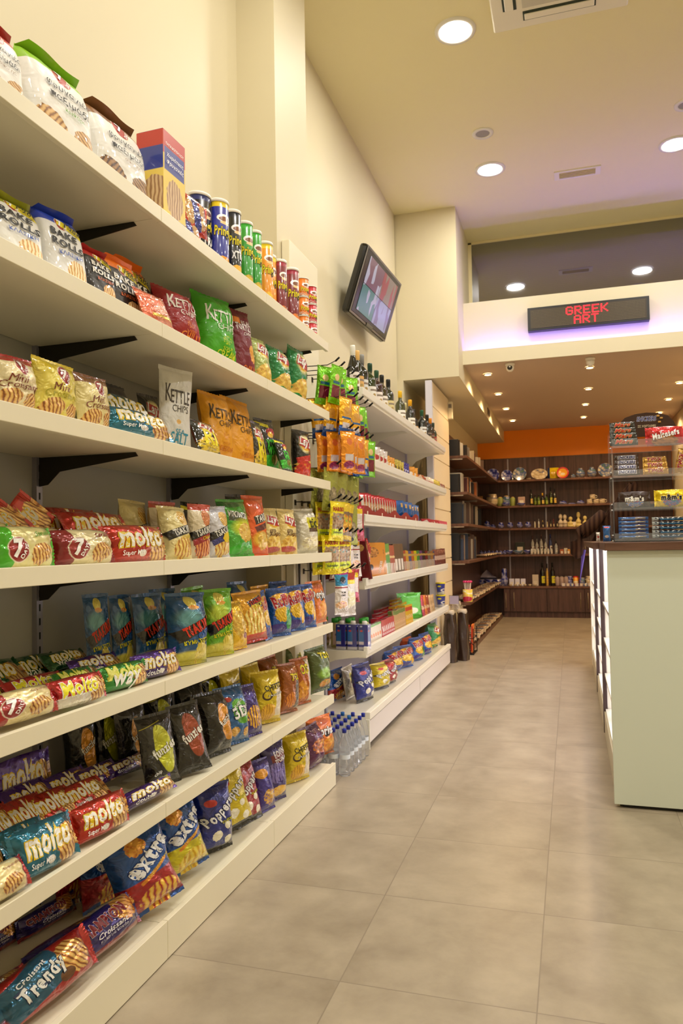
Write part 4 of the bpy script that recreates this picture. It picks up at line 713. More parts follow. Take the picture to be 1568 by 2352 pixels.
# ================================================================ GAP BETWEEN THE RUNS
def candy(key, base, lo, ds, tx=(), w=.10, h=.2, t=.04, **k): design(key, 'pouch', w, h, t, base, lo, tx, ds, 'candy bag', 'candy_bag', res=.6, **k)
GUM = ('#c8282c', '#f0c030', '#50b040')
candy('cgrn', '#78c814', [('R', .5, .3, .36, .18, '#7c1c38'), ('e', .5, .7, .2, .2, '#e8c890'), ('R', .5, .55, .3, .04, '#186890')], 'green candy bag'); candy('cyel', '#f0b010', [('e', .5, .62, .25, .3, '#d8a040'), ('R', .5, .45, .4, .03, '#2060a0'), ('r', .5, .1, .6, .14, '#1c50a0'), ('R', .45, .24, .3, .08, '#d8d0dc')], 'yellow and blue candy bag')
candy('cora', '#f0940c', [('e', .5, .75, .2, .2, '#d87038'), ('R', .5, .32, .3, .09, '#d8d0d8'), ('c', .5, .12, .4, .2, ('#6c1c4c', '#a83070', '#c85838'))], 'orange candy bag with plum coloured sweets'); candy('coli', '#a8ac48', [('c', .6, .35, .3, .4, ('#60603c', '#a89878', '#c8b890')), ('e', .5, .1, .2, .1, '#282834')], 'olive green nut bag', w=.12, h=.22)
candy('ccle', '#8a7058', [('r', .5, .9, .6, .12, '#f0d020'), ('c', .5, .45, .4, .5, GUM), ('r', .5, .06, .6, .06, '#e0c020')], 'clear sweet bag with yellow header'); candy('cred', '#b01c3c', [('R', .5, .85, .3, .08, '#f0d020'), ('R', .5, .5, .3, .28, '#e8dcd8'), ('c', .5, .2, .4, .2, ('#b01c50', '#e06890'))], 'crimson candy bag with white panel')
candy('ckar', '#f4e010', [('R', .5, .5, .42, .22, ('#705040', '#c0a080', '#60a0a0')), ('R', .5, .2, .42, .09, '#d8e820')], 'yellow candy bag with red lettering', [T('HARIBO', .5, .83, .7, '#a01c1c', ys=1.5, bold=.05), T('Schnuller', .5, .2, .6, '#203858', sh=.2, bold=.02)], w=.12, h=.2)
candy('cwhi', '#e6dcd8', [('r', .5, .95, .6, .06, '#6030b0'), ('e', .5, .82, .44, .15, '#f0a818'), ('e', .5, .8, .2, .14, '#202030'), ('r', .5, .66, .6, .015, '#a01c30'), ('c', .5, .25, .44, .26, ('#e8a030', '#f4d8c0', '#b83060'))], 'white and yellow sweet bag', [T('YUM', .5, .52, .3, '#202028'), T('SOUR', .5, .45, .3, '#202028')], w=.115, h=.23)
candy('cblu', '#e6e0e0', [('r', .5, .95, .6, .06, '#b82098'), ('R', .5, .8, .5, .14, '#2090c8'), ('e', .5, .8, .22, .2, '#181c28'), ('r', .5, .62, .6, .015, '#a01c30'), ('c', .4, .2, .4, .2, ('#e8a030', '#f4d8c0', '#c03898'))], 'white and light blue sweet bag with dark emblem', [T('YUM', .5, .5, .3, '#202028'), T('OMG', .5, .43, .3, '#202028')], w=.115, h=.25)
candy('cmar', '#e8e4e4', [('r', .5, .9, .6, .14, '#c02c20'), ('r', .5, .75, .6, .05, '#f0d828'), ('c', .5, .35, .5, .4, ('#f0f0f0', '#e8e4b0', '#f8f8f4'))], 'clear marshmallow bag with red and yellow header', w=.13, h=.27, t=.05)
rowz = [(2.44, ['cgrn']*5), (2.245, ['cyel', 'cyel', 'cyel', 'cgrn', 'cgrn']), (2.04, ['cora', 'cora', 'cora', 'cyel', 'cgrn']), (1.83, ['coli', 'coli', 'coli', 'coli', 'coli']), (1.63, ['ckar', 'ccle', 'ccle', 'coli', 'cred']), (1.435, ['ckar', 'ckar', 'ckar', 'cwhi', 'cwhi'])]
rown = ['top', 'second', 'third', 'fourth', 'fifth', 'sixth']
hookm = mat('dark hook wire', '#3a352c', .3, metal=.8)
def hook(y, z, lab, L=.29):
    t = empty('display_hook', (-1.57, y, z)); tag(t, lab, 'hook', 'black display hooks of the panel')
    MB().tube([(0, 0, 0), (L*.8, 0, -.004), (L, 0, .018)], .0028, 8).build('wire', hookm, t, True); MB().tube([(L-.004, 0, .014), (L+.022, 0, .036)], .006, 8).build('end_cap', blackm, t, True)
    MB().box((0, -.012, -.02), (.004, .012, .012)).build('back_plate', hookm, t)
ORD = ['first', 'second', 'third', 'fourth', 'fifth', 'sixth', 'seventh', 'eighth', 'ninth', 'tenth', 'eleventh', 'twelfth']
rnd = random.Random(5)
for i, (z, ks) in enumerate(rowz):
    for j in range(5):
        y = 4.20+.115*j; hook(y, z, '%s black hook of the %s row on the hook panel' % (ORD[j], rown[i]), .27+.08*(i in (1, 2)))
        d = D[ks[j]]; n_ = 3 if d['w'] < .11 else 2
        if i == 0: n_ = (2, 1, 0, 2, 1)[j]
        if n_ == 0: continue
        for k in range(n_):
            H = d['h']*.96
            o = proto(ks[j]); X = -1.32-.075*k-.02*(i % 2)+rnd.uniform(-.01, .01); a = rnd.uniform(-10, 14)
            X += .08 if i in (1, 2) else 0; H *= 1.15; o.location = (X, y, z-H-.012); o.rotation_euler = (R(rnd.uniform(-4, 4)), R(rnd.uniform(-5, 5)), R(90-38+a)); s_ = .98; o.scale = (s_*1.12, s_*.8, s_*1.13); o.rotation_euler.y += rnd.uniform(-.09, .09)
            tag(o, '%s on the %s hook of the %s row' % (d['desc'], ORD[j], rown[i]), d['cat'], 'sweet bags on %s row hook %s' % (rown[i], ORD[j])); ITEMS.append(o)
# lower rail with three bags
rl = empty('hook_rail', (-1.56, 4.42, 1.27)); tag(rl, 'dark metal rail carrying the lowest hooks of the panel', 'rail')
MB().box((0, -.26, -.008), (.012, .26, .008)).build('bar', hookm, rl)
for dy in (-.2, .0, .2): MB().box((0, dy-.01, -.14), (.008, dy+.01, -.008)).build('slot_arm', hookm, rl)
for j, (y, k_) in enumerate(((4.33, 'cblu'), (4.47, 'cmar'), (4.60, 'cred'))):
    hook(y, 1.215, '%s hook of the lowest row on the hook panel' % ORD[j], .3)
    o = proto(k_); d = D[k_]; o.location = (-1.33, y, 1.215-d['h']*.98-.012); o.rotation_euler = (0, 0, R(60)); o.scale = (1, .8, 1); tag(o, d['desc']+' hanging from the lowest hook row', d['cat']); ITEMS.append(o)
# ---- water bottles
pet = mat('clear water plastic', '#ffffff', .08, trans=.9, ior=1.22, spec=1); capb = mat('blue bottle cap', '#1c2c98', .35); capl = mat('light blue cap', '#2064b0', .35); wl = foil('water label', '#dfe8f2', [('R', .5, .5, .5, .2, '#3050a8'), ('e', .3, .4, .2, .1, '#c82c34')], 1, metal=0, crinkle=0)
def water(x, y, lab, cap=capb):
    w_ = MB().lathe([(.036, 0), (.040, .006), (.040, .05), (.037, .058), (.040, .066), (.040, .15), (.038, .17), (.032, .195), (.018, .232), (.0135, .242), (.0135, .252)], 18).build('water_bottle', pet, None, True); w_.location = (x, y, .001); w_.rotation_euler = (0, 0, rnd.uniform(0, 6)); w_.scale = (.84, .84, 1)
    MB().lathe([(.0155, .25), (.0155, .272), (.013, .274)], 14, capb=True).build('cap', cap, w_, True); MB().lathe([(.0405, .10), (.0405, .125)], 18, capb=False, capt=False).build('bottle_label', wl, w_, True)
    tag(w_, lab, 'water bottle', 'water bottles standing on the floor'); return w_
rn = ['first', 'second', 'third', 'fourth', 'fifth', 'sixth', 'seventh']; n_ = 0
for i in range(6):
    for j in range(4):
        water(-1.322-.07*j, 4.315+i*.085, 'blue capped water bottle on the floor, %s row from the camera, %s from the aisle' % (rn[i], rn[j]), capl if (i, j) in ((4, 1), (5, 2)) else capb)
# ================================================================ SECOND RUN: goods
gm = {}
def glassm(c): return mat('bottle glass '+c, c, .08, coat=.6, spec=.8)
def bottle(loc, h, r, gcol, cap, lab=None, labz=(.12, .42), kind='bordeaux', label='', cat='wine bottle', group=None, name='wine_bottle', fat=False, sides=16):
    key = (h, r, gcol, cap, lab, labz, kind)
    if key not in gm:
        if kind == 'champ': pr = [(r*.95, 0), (r, .005), (r, h*.42), (r*.85, h*.55), (r*.5, h*.72), (r*.36, h*.82), (r*.36, h)]
        elif kind == 'jar': pr = [(r*.9, 0), (r, .01), (r, h*.75), (r*.7, h*.85), (r*.7, h)]
        else: pr = [(r*.95, 0), (r, .005), (r, h*.58), (r*.85, h*.65), (r*.42, h*.72), (r*.36, h*.76), (r*.36, h)]
        o = MB().lathe(pr, sides).build(name, glassm(gcol), None, True)
        MB().lathe([(r*.4, h*(.6 if kind == 'champ' else .8 if kind != 'jar' else .86)), (r*.42, h*.97), (r*.38, h*1.004)] if kind != 'jar' else [(r*.78, h*.86), (r*.78, h*1.01)], sides).build('capsule', mat('capsule '+cap, cap, .35), o, True)
        if lab:
            m = MB(); k = 10
            for z0, z1 in ((labz[0]*h, labz[1]*h),):
                m.grid(lambda a, b: ((r+.0012)*math.sin((a-.5)*2.6), -(r+.0012)*math.cos((a-.5)*2.6), z0+(z1-z0)*b), k, 1)
            m.build('bottle_label', foil('paper '+lab, lab, [('R', .5, .7, .3, .08, '#8a7a6a'), ('e', .5, .3, .14, .14, '#a88c50')], 1, metal=0, crinkle=0, coat=0, rough=.6), o, True)
        gm[key] = o; res = o
    else:
        o = gm[key]; res = o.copy(); C.objects.link(res)
        for c in o.children: q = c.copy(); C.objects.link(q); q.parent = res
    res.location = loc; res.rotation_euler = (0, 0, R(60)); tag(res, label, cat, group); return res
WZ = L2[0]-.019
wines = [(798, .33, .045, '#14160f', '#e8e6dc', '#ece4dc', 'champ', 'dark sparkling bottle with spotted white neck foil'), (816, .32, .045, '#1c2410', '#e0b468', '#d8a860', 'champ', 'dark sparkling bottle with gold neck foil'),
 (831, .32, .045, '#141810', '#8a8a88', '#d8d8d4', 'b', 'dark wine bottle with grey capsule'), (850, .31, .045, '#26340c', '#16402c', '#e8e4dc', 'b', 'green glass wine bottle with tall green capsule'), (865, .30, .045, '#301410', '#2c5438', '#ece0d8', 'b', 'red wine bottle with green capsule and white label'), (877, .30, .045, '#3c3008', '#1c1c16', '#ece4d8', 'b', 'amber wine bottle with black capsule'),
 (892, .31, .045, '#20240c', '#161814', '#d8c890', 'b', 'olive wine bottle with black capsule'), (919, .30, .045, '#3a3c0c', '#e8b81c', '#ecece4', 'b', 'green wine bottle with bright yellow capsule'), (930, .29, .045, '#b8b078', '#d0c890', '#f0f0e8', 'b', 'pale white wine bottle behind the yellow capsuled one'), (942, .30, .045, '#14140c', '#e8a814', '#ece8dc', 'b', 'dark wine bottle with orange yellow capsule'), (950, .30, .045, '#14140c', '#181814', '#d0a060', 'b', 'black capsuled bottle behind the orange yellow one'),
 (969, .30, .045, '#0e120c', '#145030', '#e0e0dc', 'b', 'dark wine bottle with green capsule and square label'), (981, .30, .045, '#0e0e0a', '#20221e', '#3a2c20', 'b', 'very dark wine bottle with black capsule'), (988, .29, .045, '#1a1008', '#e08818', '#603020', 'b', 'dark bottle with orange capsule ring, last but one'), (995, .27, .036, '#1c3018', '#24382c', '#a03020', 'b', 'small dark bottle farthest along the wine shelf')]
for i, (px, h, r, g, c, l_, k, ds) in enumerate(wines):
    X = X2-.085-(.07 if 'behind' in ds else .0); bottle((X, max((4.95, 5.06)[i > 0], Yat(px, X, WZ+.1)), WZ), h, r, g, c, l_, kind='champ' if k == 'champ' else 'bordeaux', label=ds+' on the wine shelf')
def small(key, kind, w, h, t, base, lo, ds, tx=(), cat='packet', name='sweet_packet', **k): design(key, kind, w, h, t, base, lo, tx, ds, cat, name, res=.5, **k)
small('sbar', 'pouch', .07, .16, .025, '#c01c28', [('R', .5, .5, .16, .45, '#ece4e0'), ('c', .8, .5, .15, .4, ('#a86038', '#e0b080'))], 'red and white chocolate bar pack'); small('sblue', 'pouch', .10, .17, .035, '#0c60b4', [('R', .8, .8, .08, .1, '#d8b060')], 'plain bright blue sweet bag')
small('swhite', 'pouch', .06, .13, .025, '#e8e0d8', [('e', .5, .5, .3, .3, '#b02c30')], 'white and red sweet packet'); small('sgold', 'pouch', .06, .13, .025, '#c8b848', [('e', .5, .5, .2, .3, '#60501c')], 'gold sweet packet'); small('sbluebar', 'pouch', .055, .14, .025, '#2c2ca0', [('e', .5, .5, .2, .2, '#e0e0f0')], 'royal blue bar packet'); small('sorange', 'pouch', .06, .13, .025, '#e8a030', [('e', .5, .5, .25, .3, '#f4e8d8')], 'orange and white sweet packet')
small('sredbox', 'box', .1, .09, .08, '#b01c1c', [('R', .5, .5, .4, .3, '#e8d8c8', 40)], 'open red sweet carton', cat='carton', name='sweet_carton', crinkle=0); small('stin', 'box', .06, .065, .05, '#b82440', [('R', .5, .5, .3, .3, '#ecdce0', 30)], 'small red gum carton', cat='carton', name='gum_carton', crinkle=0); small('spink', 'box', .06, .065, .05, '#d05070', [('e', .5, .5, .3, .3, '#ecdce0')], 'small pink gum carton', cat='carton', name='gum_carton', crinkle=0)
W2 = ['on the wine shelf', 'one shelf below the wine', 'two shelves below the wine', 'three shelves below the wine', 'four shelves below the wine']
def run2(k, key, xa, xb, n, off=.02, yaw=30, h=1, lean=4, wx=1, group=None, jit=.02, desc=None):
    """n packs side by side between two pixels on a shelf of the second run"""
    d = D[key]; Z = (L2[k]-.019) if k < 5 else .226; X0 = X2-.036-off-d['t']/2-abs(math.sin(R(yaw)))*d['w']*.45
    ya = Yat(xa, X0, Z+.1); yb = Yat(xb, X0, Z+.1); out = []
    for i in range(n):
        y = ya+(yb-ya)*(i+.5)/n; s_ = (yb-ya)/n/(d['w']*.98)*wx
        z = Z; o = put(key, (X0, y, z), PI/2-R(yaw), lean, 0, (s_ if s_ > .5 else .5, min(1, s_)*.8, h*(1+rnd.uniform(-jit, jit))), desc=desc, where=(W2[k] if k < 5 else 'on the base of the wine unit'), group=group or '%ss %s' % (d['desc'], W2[k] if k < 5 else 'on the wine unit base')); out.append(o)
    return out
run2(1, 'sredbox', 824, 852, 2, off=.005, yaw=8); run2(1, 'sbar', 826, 862, 3, off=.13, h=1.0); run2(1, 'swhite', 858, 884, 3, h=1.2); run2(1, 'sorange', 884, 902, 3); run2(1, 'sgold', 902, 922, 3); run2(1, 'sbluebar', 922, 936, 3); run2(1, 'sorange', 937, 952, 2)
run2(1, 'sredbox', 953, 976, 2, yaw=8); run2(1, 'swhite', 976, 992, 4, h=.8); run2(1, 'sgold', 992, 1006, 4, h=.8); run2(1, 'sredbox', 1004, 1014, 2, yaw=8)
run2(1, 'swhite', 862, 950, 9, off=.16, h=1.05, desc='white and red packet of the rear row'); 
run2(2, 'sbar', 828, 906, 13, off=.03, h=1.15, wx=1.15); run2(2, 'sblue', 908, 938, 3, off=.02, h=1.1); run2(2, 'sblue', 940, 957, 3, off=.02, h=1.05)
run2(2, 'stin', 972, 998, 5); run2(2, 'spink', 998, 1018, 5); run2(2, 'stin', 960, 972, 2, off=.08)
# wavy red display tray on the third shelf
m = MB(); ya = Yat(832, X2-.04, L2[2]); yb = Yat(960, X2-.04, L2[2]); N = 60
for i in range(N+1):
    y = ya+(yb-ya)*i/N; hz = .055+.018*math.sin(i/N*2*PI*4.5); m.v += [(X2-.037, y, L2[2]-.017), (X2-.037, y, L2[2]+hz), (X2-.039, y, L2[2]-.017), (X2-.039, y, L2[2]+hz)]
for i in range(N):
    a = i*4; m.face((a, a+4, a+5, a+1)); m.face((a+2, a+3, a+7, a+6)); m.face((a+1, a+5, a+7, a+3))
o = m.build('display_tray', mat('dark red card', '#8c2420', .5)); tag(o, 'wavy edged dark red card tray in front of the red bars', 'display tray')
m = MB()
for i in range(5): y = ya+(yb-ya)*(i+.3)/4.6; m.box((X2-.0368, y-.012, L2[2]+.012), (X2-.0362, y+.012, L2[2]+.036))
m.build('printed_mark', mat('cream print', '#e8d8c0', .5), o)
# fourth shelf
small('darkbox', 'box', .075, .27, .05, '#6a0c18', [('c', .5, .78, .3, .3, ('#a87838', '#d8a860', '#7a5020'))], 'tall dark red cookie box with cookie picture', [T('cookies', .5, .35, .6, '#c08080', rot=80)], cat='cookie box', name='cookie_box', crinkle=0, metal=0); small('redstk', 'pouch', .06, .26, .03, '#c01c28', [('R', .6, .3, .14, .3, '#ece4e0'), ('c', .4, .75, .4, .3, ('#c08040', '#f0c890'))], 'red and white wafer stick pack leaning sideways')
small('cookbox', 'box', .11, .26, .045, '#d88a18', [('c', .45, .72, .3, .35, ('#3a2010', '#c88030', '#e0a048')), ('e', .3, .3, .12, .2, '#3a2410')], 'orange cookie box with cookie picture', [T('COOKIES', .8, .3, .8, '#f4ead8', rot=80, bold=.02)], cat='cookie box', name='cookie_box', crinkle=0, metal=0)
for i, (px, key) in enumerate(((745, 'darkbox'), (758, 'darkbox'), (772, 'darkbox'), (789, 'darkbox'), (807, 'darkbox'))):
    X = X2-.22; y = 4.87 if False else 4.93; z = L2[3]-.019
    o = put(key, (-1.645+.076*i, 4.965, z+.012), R(4), 0, 0, (1, 1, 1.05), where='%s from the left, three shelves below the wine' % ORD[i], desc='tall dark red box with cookie picture'); o.rotation_euler = (0, R(-9), R(4))
for i in range(5):
    o = put('redstk', (X2-.08, 4.94+.05+i*.05, L2[3]-.019), PI/2-R(20), 0, 16-2*i, (1, .7, 1.1-.06*i), where='on the fourth shelf', desc=ORD[i]+' red and white wafer pack of the leaning fan', group=None)
run2(3, 'cookbox', 852, 866, 1, yaw=34); run2(3, 'cookbox', 866, 880, 2, yaw=20, off=.02)
small('slimg', 'box', .035, .25, .08, '#4a9838', [('c', .5, .7, .5, .3, ('#c88030', '#f0d8a0')), ('R', .6, .2, .2, .2, '#ece4e0')], 'slim green cookie box', cat='cookie box', name='cookie_box', crinkle=0, metal=0); small('slimr', 'box', .035, .24, .08, '#a03028', [('c', .5, .6, .5, .3, ('#c88030', '#f0d8a0')), ('R', .6, .2, .2, .2, '#ece4e0')], 'slim red brown cookie box', cat='cookie box', name='cookie_box', crinkle=0, metal=0); small('slimd', 'box', .05, .23, .08, '#3c1c1c', [('R', .5, .3, .3, .2, '#e8e0d8')], 'dark brown cookie box', cat='cookie box', name='cookie_box', crinkle=0, metal=0)
run2(3, 'slimg', 880, 890, 3, yaw=8); run2(3, 'slimr', 890, 902, 3, yaw=8); run2(3, 'slimd', 902, 920, 3, yaw=8, h=1.1)
for i, c in enumerate(('#c02c2c', '#e8b030', '#2848a0', '#d86820', '#e8e020', '#48a050', '#7a4488', '#20242c', '#8a1c28', '#8a8478', '#c88a48', '#3058a8')):
    small('slim%d' % i, 'box', .04, .19, .09, c, [('R', .5, .3, .3, .2, '#e8dcd0'), ('R', .5, .8, .5, .06, '#e0b868')], {0: 'scarlet', 1: 'amber', 2: 'blue', 3: 'orange', 4: 'lemon yellow', 5: 'green', 6: 'violet', 7: 'black', 8: 'maroon', 9: 'grey', 10: 'tan', 11: 'royal blue'}[i]+' slim biscuit packet', cat='biscuit packet', name='biscuit_packet', crinkle=0)
xs = [920+i*(996-920)/12 for i in range(13)]
for i, j_ in enumerate((0, 1, 2, 3, 4, 5, 6, 7, 8, 9, 10, 11)): run2(3, 'slim%d' % j_, xs[i], xs[i+1], 2, yaw=6, h=1.0-.012*i)
small('rollz', 'pouch', .05, .18, .03, '#6c2030', [('s', .5, .5, .5, .5, ('#6c2030', '#e0c8c0'), 30)], 'striped maroon wafer packet'); run2(3, 'rollz', 998, 1020, 6, yaw=20)
# fifth shelf : milk cartons, juice, crackers
small('milk', 'box', .068, .17, .06, '#1c208c', [('R', .32, .5, .26, .3, '#1c68b0'), ('R', .3, .27, .26, .06, '#d8ccd8'), ('e', .32, .75, .16, .1, '#c83028'), ('e', .3, .93, .14, .08, '#c8d0e8'), ('r', .5, .05, .6, .07, '#c8c4d0')], 'dark blue drink carton with white cap', cat='drink carton', name='drink_carton', crinkle=0, metal=0)
def cap_on(o, c, z, r=.014, dx=0):
    q = MB().lathe([(r, 0), (r, .02), (r*.85, .022)], 14).build('screw_cap', c, o, True); q.location = (dx, 0, z)
wc = mat('white cap', '#ece8e0', .35); gc = mat('green cap', '#1f9420', .35)
Z5 = L2[4]-.019
for i, px in enumerate((786, 812, 838)):
    p = P(px, 1500, Y=4.945); o = put('milk', (p.x, 4.945, Z5), R(0), 0, 0, (1, 1, 1), where='%s from the left below the hooks' % ORD[i]); o.rotation_euler = (0, 0, R(-6))
    if len([c for c in o.children if c.name.startswith('screw_cap')]) == 0: cap_on(o, wc, .171, .017)
jm = mat('clear juice plastic', '#d8e0c8', .1, trans=.8, ior=1.33)
for r_ in range(2):
    for i in range(4):
        X = -1.70+.10*i; o = bottle((X, 5.04+.08*r_, Z5), .2, .03, '#b8a860', '#2c9c28', '#e8c8b0', (.1, .6), 'jar', '%s green capped juice bottle of the %s row behind the cartons' % (ORD[i], ORD[r_]), 'juice bottle', 'green capped juice bottles', 'juice_bottle')
small('juice', 'box', .05, .13, .04, '#e8dcd0', [('e', .5, .4, .3, .3, '#e87838'), ('r', .5, .95, .6, .06, '#48a838')], 'white and orange juice box', cat='juice box', name='juice_box', crinkle=0, metal=0); small('cherryb', 'box', .05, .12, .07, '#c0283c', [('R', .5, .5, .25, .4, '#ecd8dc', 20), ('c', .5, .2, .5, .2, ('#c0283c', '#e8b8c0'))], 'cherry red juice box', cat='juice box', name='juice_box', crinkle=0, metal=0)
small('crack', 'box', .05, .15, .07, '#c8a070', [('c', .5, .4, .5, .4, ('#8a5030', '#e8c090', '#c84040')), ('r', .5, .9, .6, .1, '#60803c')], 'tan cracker packet', cat='cracker packet', name='cracker_packet', crinkle=0, metal=0); small('yeltop', 'box', .05, .17, .09, '#e0b020', [('c', .5, .4, .5, .4, ('#a85020', '#f0d080')), ('R', .5, .8, .5, .1, '#c83020')], 'yellow topped cracker packet', cat='cracker packet', name='cracker_packet', crinkle=0, metal=0)
run2(4, 'juice', 848, 872, 5, yaw=6, off=.01); run2(4, 'cherryb', 872, 900, 7, yaw=6, off=.0, h=1.1); run2(4, 'crack', 900, 925, 7, yaw=6, off=.0, h=1.1); run2(4, 'yeltop', 926, 940, 4, yaw=6, off=.0)
for r_ in (1, 2, 3):
    run2(4, 'cherryb', 858+3*r_, 902, 6, yaw=4, off=.08*r_, h=1.1, desc='cherry red juice box of the %s row back,' % ORD[r_]); run2(4, 'yeltop', 904, 936, 5, yaw=4, off=.085*r_, h=.98, desc='yellow cracker packet of the %s row back,' % ORD[r_])
small('gbag', 'pouch', .13, .2, .06, '#4cb428', [('e', .5, .3, .3, .2, '#e8e8d0')], 'bright green snack bag with tied top'); run2(4, 'gbag', 940, 956, 1, off=.03, yaw=30, h=1.15); run2(4, 'gbag', 925, 940, 1, off=.2, yaw=30, h=1.0)
for i, c in enumerate(('#3c2420', '#c83060', '#e07828', '#a0302c', '#d8b890', '#ccac80')): small('leanp%d' % i, 'pouch', .07, .2, .035, c, [('c', .5, .4, .35, .3, (c, '#e8c8a0'))], ['dark brown', 'pink', 'orange', 'brick red', 'sand coloured', 'beige'][i]+' biscuit bag leaning in the row')
for i in range(6):
    x = 960+i*5.6; run2(4, 'leanp%d' % i, x, x+6, 1, off=.02, yaw=20, lean=8, h=1-.03*i)
# blue cups at the end of the fifth shelf
def cup(x, y, z, lab):
    o = MB().lathe([(.042, 0), (.05, .12), (.052, .125)], 20, hscale=8).build('biscuit_cup', foil('blue cup print', '#16289a', [('e', .5, .4, .15, .15, '#f4f4f8'), ('e', .5, .4, .08, .08, '#16289a'), ('e', .3, .75, .08, .08, '#e8e020'), ('c', .5, .12, .5, .12, ('#16289a', '#f0f0f8'))], 1, crinkle=0, metal=0), None, True); o.location = (x, y, z); o.rotation_euler = (0, 0, R(60))
    MB().lathe([(.055, .122), (.056, .134), (.05, .136)], 20).build('lid', mat('yellow lid', '#e8d818', .35), o, True); tag(o, lab, 'biscuit cup', None)
Yc = Yat(1012, X2-.09, Z5+.1)
cup(X2-.09, Yc, Z5, 'blue biscuit cup with yellow lid, lower of the stacked pair'); cup(X2-.09, Yc, Z5+.138, 'blue biscuit cup with yellow lid, upper of the stacked pair')
# base row of chip bags
W6 = 'on the base of the wine unit'
def b6(key, x0, x1, yt, yaw, lean, ds, off=.03): shelf_item(6, key, x0, x1, yt, off, yaw, lean, xf=X2-.02, z=.226, where=W6, desc=ds)
b6('popblue', 818, 858, 1520, 20, 8, 'dark blue popcorn bag with white lettering'); b6('xred', 752, 800, 1535, 10, 8, 'blue foil bag at the left end', .22); b6('yogurt', 790, 822, 1528, 10, 8, 'grey and green chip bag', .16); b6('popyellow', 858, 892, 1520, 14, 12, 'yellow and black popcorn bag'); b6('popred', 884, 908, 1512, 14, 12, 'red popcorn bag')
b6('ruffles', 890, 920, 1490, 16, 10, 'blue ridged chip bag, first of three', .1); b6('ruffles', 906, 950, 1480, 22, 8, 'large blue ridged chip bag, frontmost'); b6('taris', 930, 950, 1462, 12, 8, 'brown chip bag at the back', .14); b6('rufflesgreen', 944, 971, 1462, 18, 8, 'blue ridged chip bag beside the brown one'); b6('ruffles', 968, 990, 1452, 16, 8, 'blue ridged chip bag, next to the green one'); b6('lgreen', 986, 1006, 1430, 14, 6, 'green chip bag at the right end')
# ================================================================ COUNTER
pale = mat('pale green white laminate', '#e2eadb', .3); wtop = wood('walnut counter top', '#4c3026', '#7a5848', .3, (1, 14, 14)); glow = mat('lit cabinet tube', (.93, .93, 1, 1), emit=KIOSK*4)
ct = empty('counter', (.9, 6, 0)); tag(ct, 'pale green sided counter with brown top and lit aisle shelves at the right', 'counter')
par(box('end_panel', (.176, 4.13, .018), (2.2, 4.155, 1.3149), pale, ct, .002)); par(box('plinth', (.22, 4.15, 0), (2.2, 4.18, .03), mat('black plinth', '#1c1a16', .5), ct))
par(box('counter_top', (.165, 4.10, 1.315), (2.2, 4.9, 1.358), wtop, ct, .003)); par(box('counter_top', (.13, 4.9, 1.315), (1.2, 8.68, 1.358), wtop, ct, .003))
par(box('rear_panel', (.62, 4.16, 0), (.64, 8.6, 1.31), white, ct))
par(box('base_panel', (.19, 4.16, 0), (.205, 8.66, .17), mat('cream base panel', '#d8cfb4', .4), ct, .002))
dv = wood('dark divider', '#3c2a28', '#54403c', .4)
for i, y in enumerate((5.62, 7.1, 8.62)):
    par(box('divider', (.215, y, .02), (.62, y+.02, 1.312), white, ct, .002)); par(box('edge_post', (.185, y-.005, .02), (.213, y+.03, 1.312), white if i == 2 else dv, ct, .002))
for a, b_ in ((4.16, 5.62), (5.65, 7.1), (7.13, 8.62)):
    for z in (.17, .42, .67, .92): par(box('display_shelf', (.2, a+.01, z), (.6, b_-.01, z+.018), white, ct))
    m = MB(); m.box((.23, a+.03, 1.295), (.26, b_-.03, 1.305)); par(m.build('lit_strip', glow, ct)); m = MB(); m.box((.60, a+.03, .2), (.606, b_-.03, 1.29)); par(m.build('back_sheet', white, ct))
    for zz in (.36, .62, .88, 1.28):
        q = light('shelf_lamp', 'AREA', (.40, (a+b_)/2, zz), KIOSK, (.86, .84, 1), shape='RECTANGLE', size=.3, size_y=b_-a-.1); par_q = q; q.parent = ct; q.matrix_parent_inverse = Matrix.Translation(-Vector(ct.location))
rnd = random.Random(8); kc = ['#e8b020', '#b83020', '#2040a0', '#f0ece0', '#187860', '#6a3a20']
for i in range(18):
    z = (.19, .44, .69, .94)[i % 4]; y = (4.3, 4.75, 5.2, 5.8, 6.3, 6.8)[i % 6]; kk = 'kp%d' % (i % 6)
    if kk not in D: small(kk, 'pouch', .1, .15, .05, kc[i % 6], [('c', .5, .4, .4, .4, (kc[i % 6], '#e8e0d0'))], ['yellow', 'red', 'dark blue', 'white', 'teal', 'brown'][i % 6]+' sweet bag')
    put(kk, (.30+.0*i, y+rnd.uniform(-.08, .08), z), -PI/2+.5, 6, where='on the lit shelves of the counter', group=D[kk]['desc']+'s on the lit counter shelves')
put('ruffles', (.30, 5.3, .19), -PI/2+.4, 4, 0, (.8, .8, .78), where='low on the lit counter shelves', desc='blue chip bag')
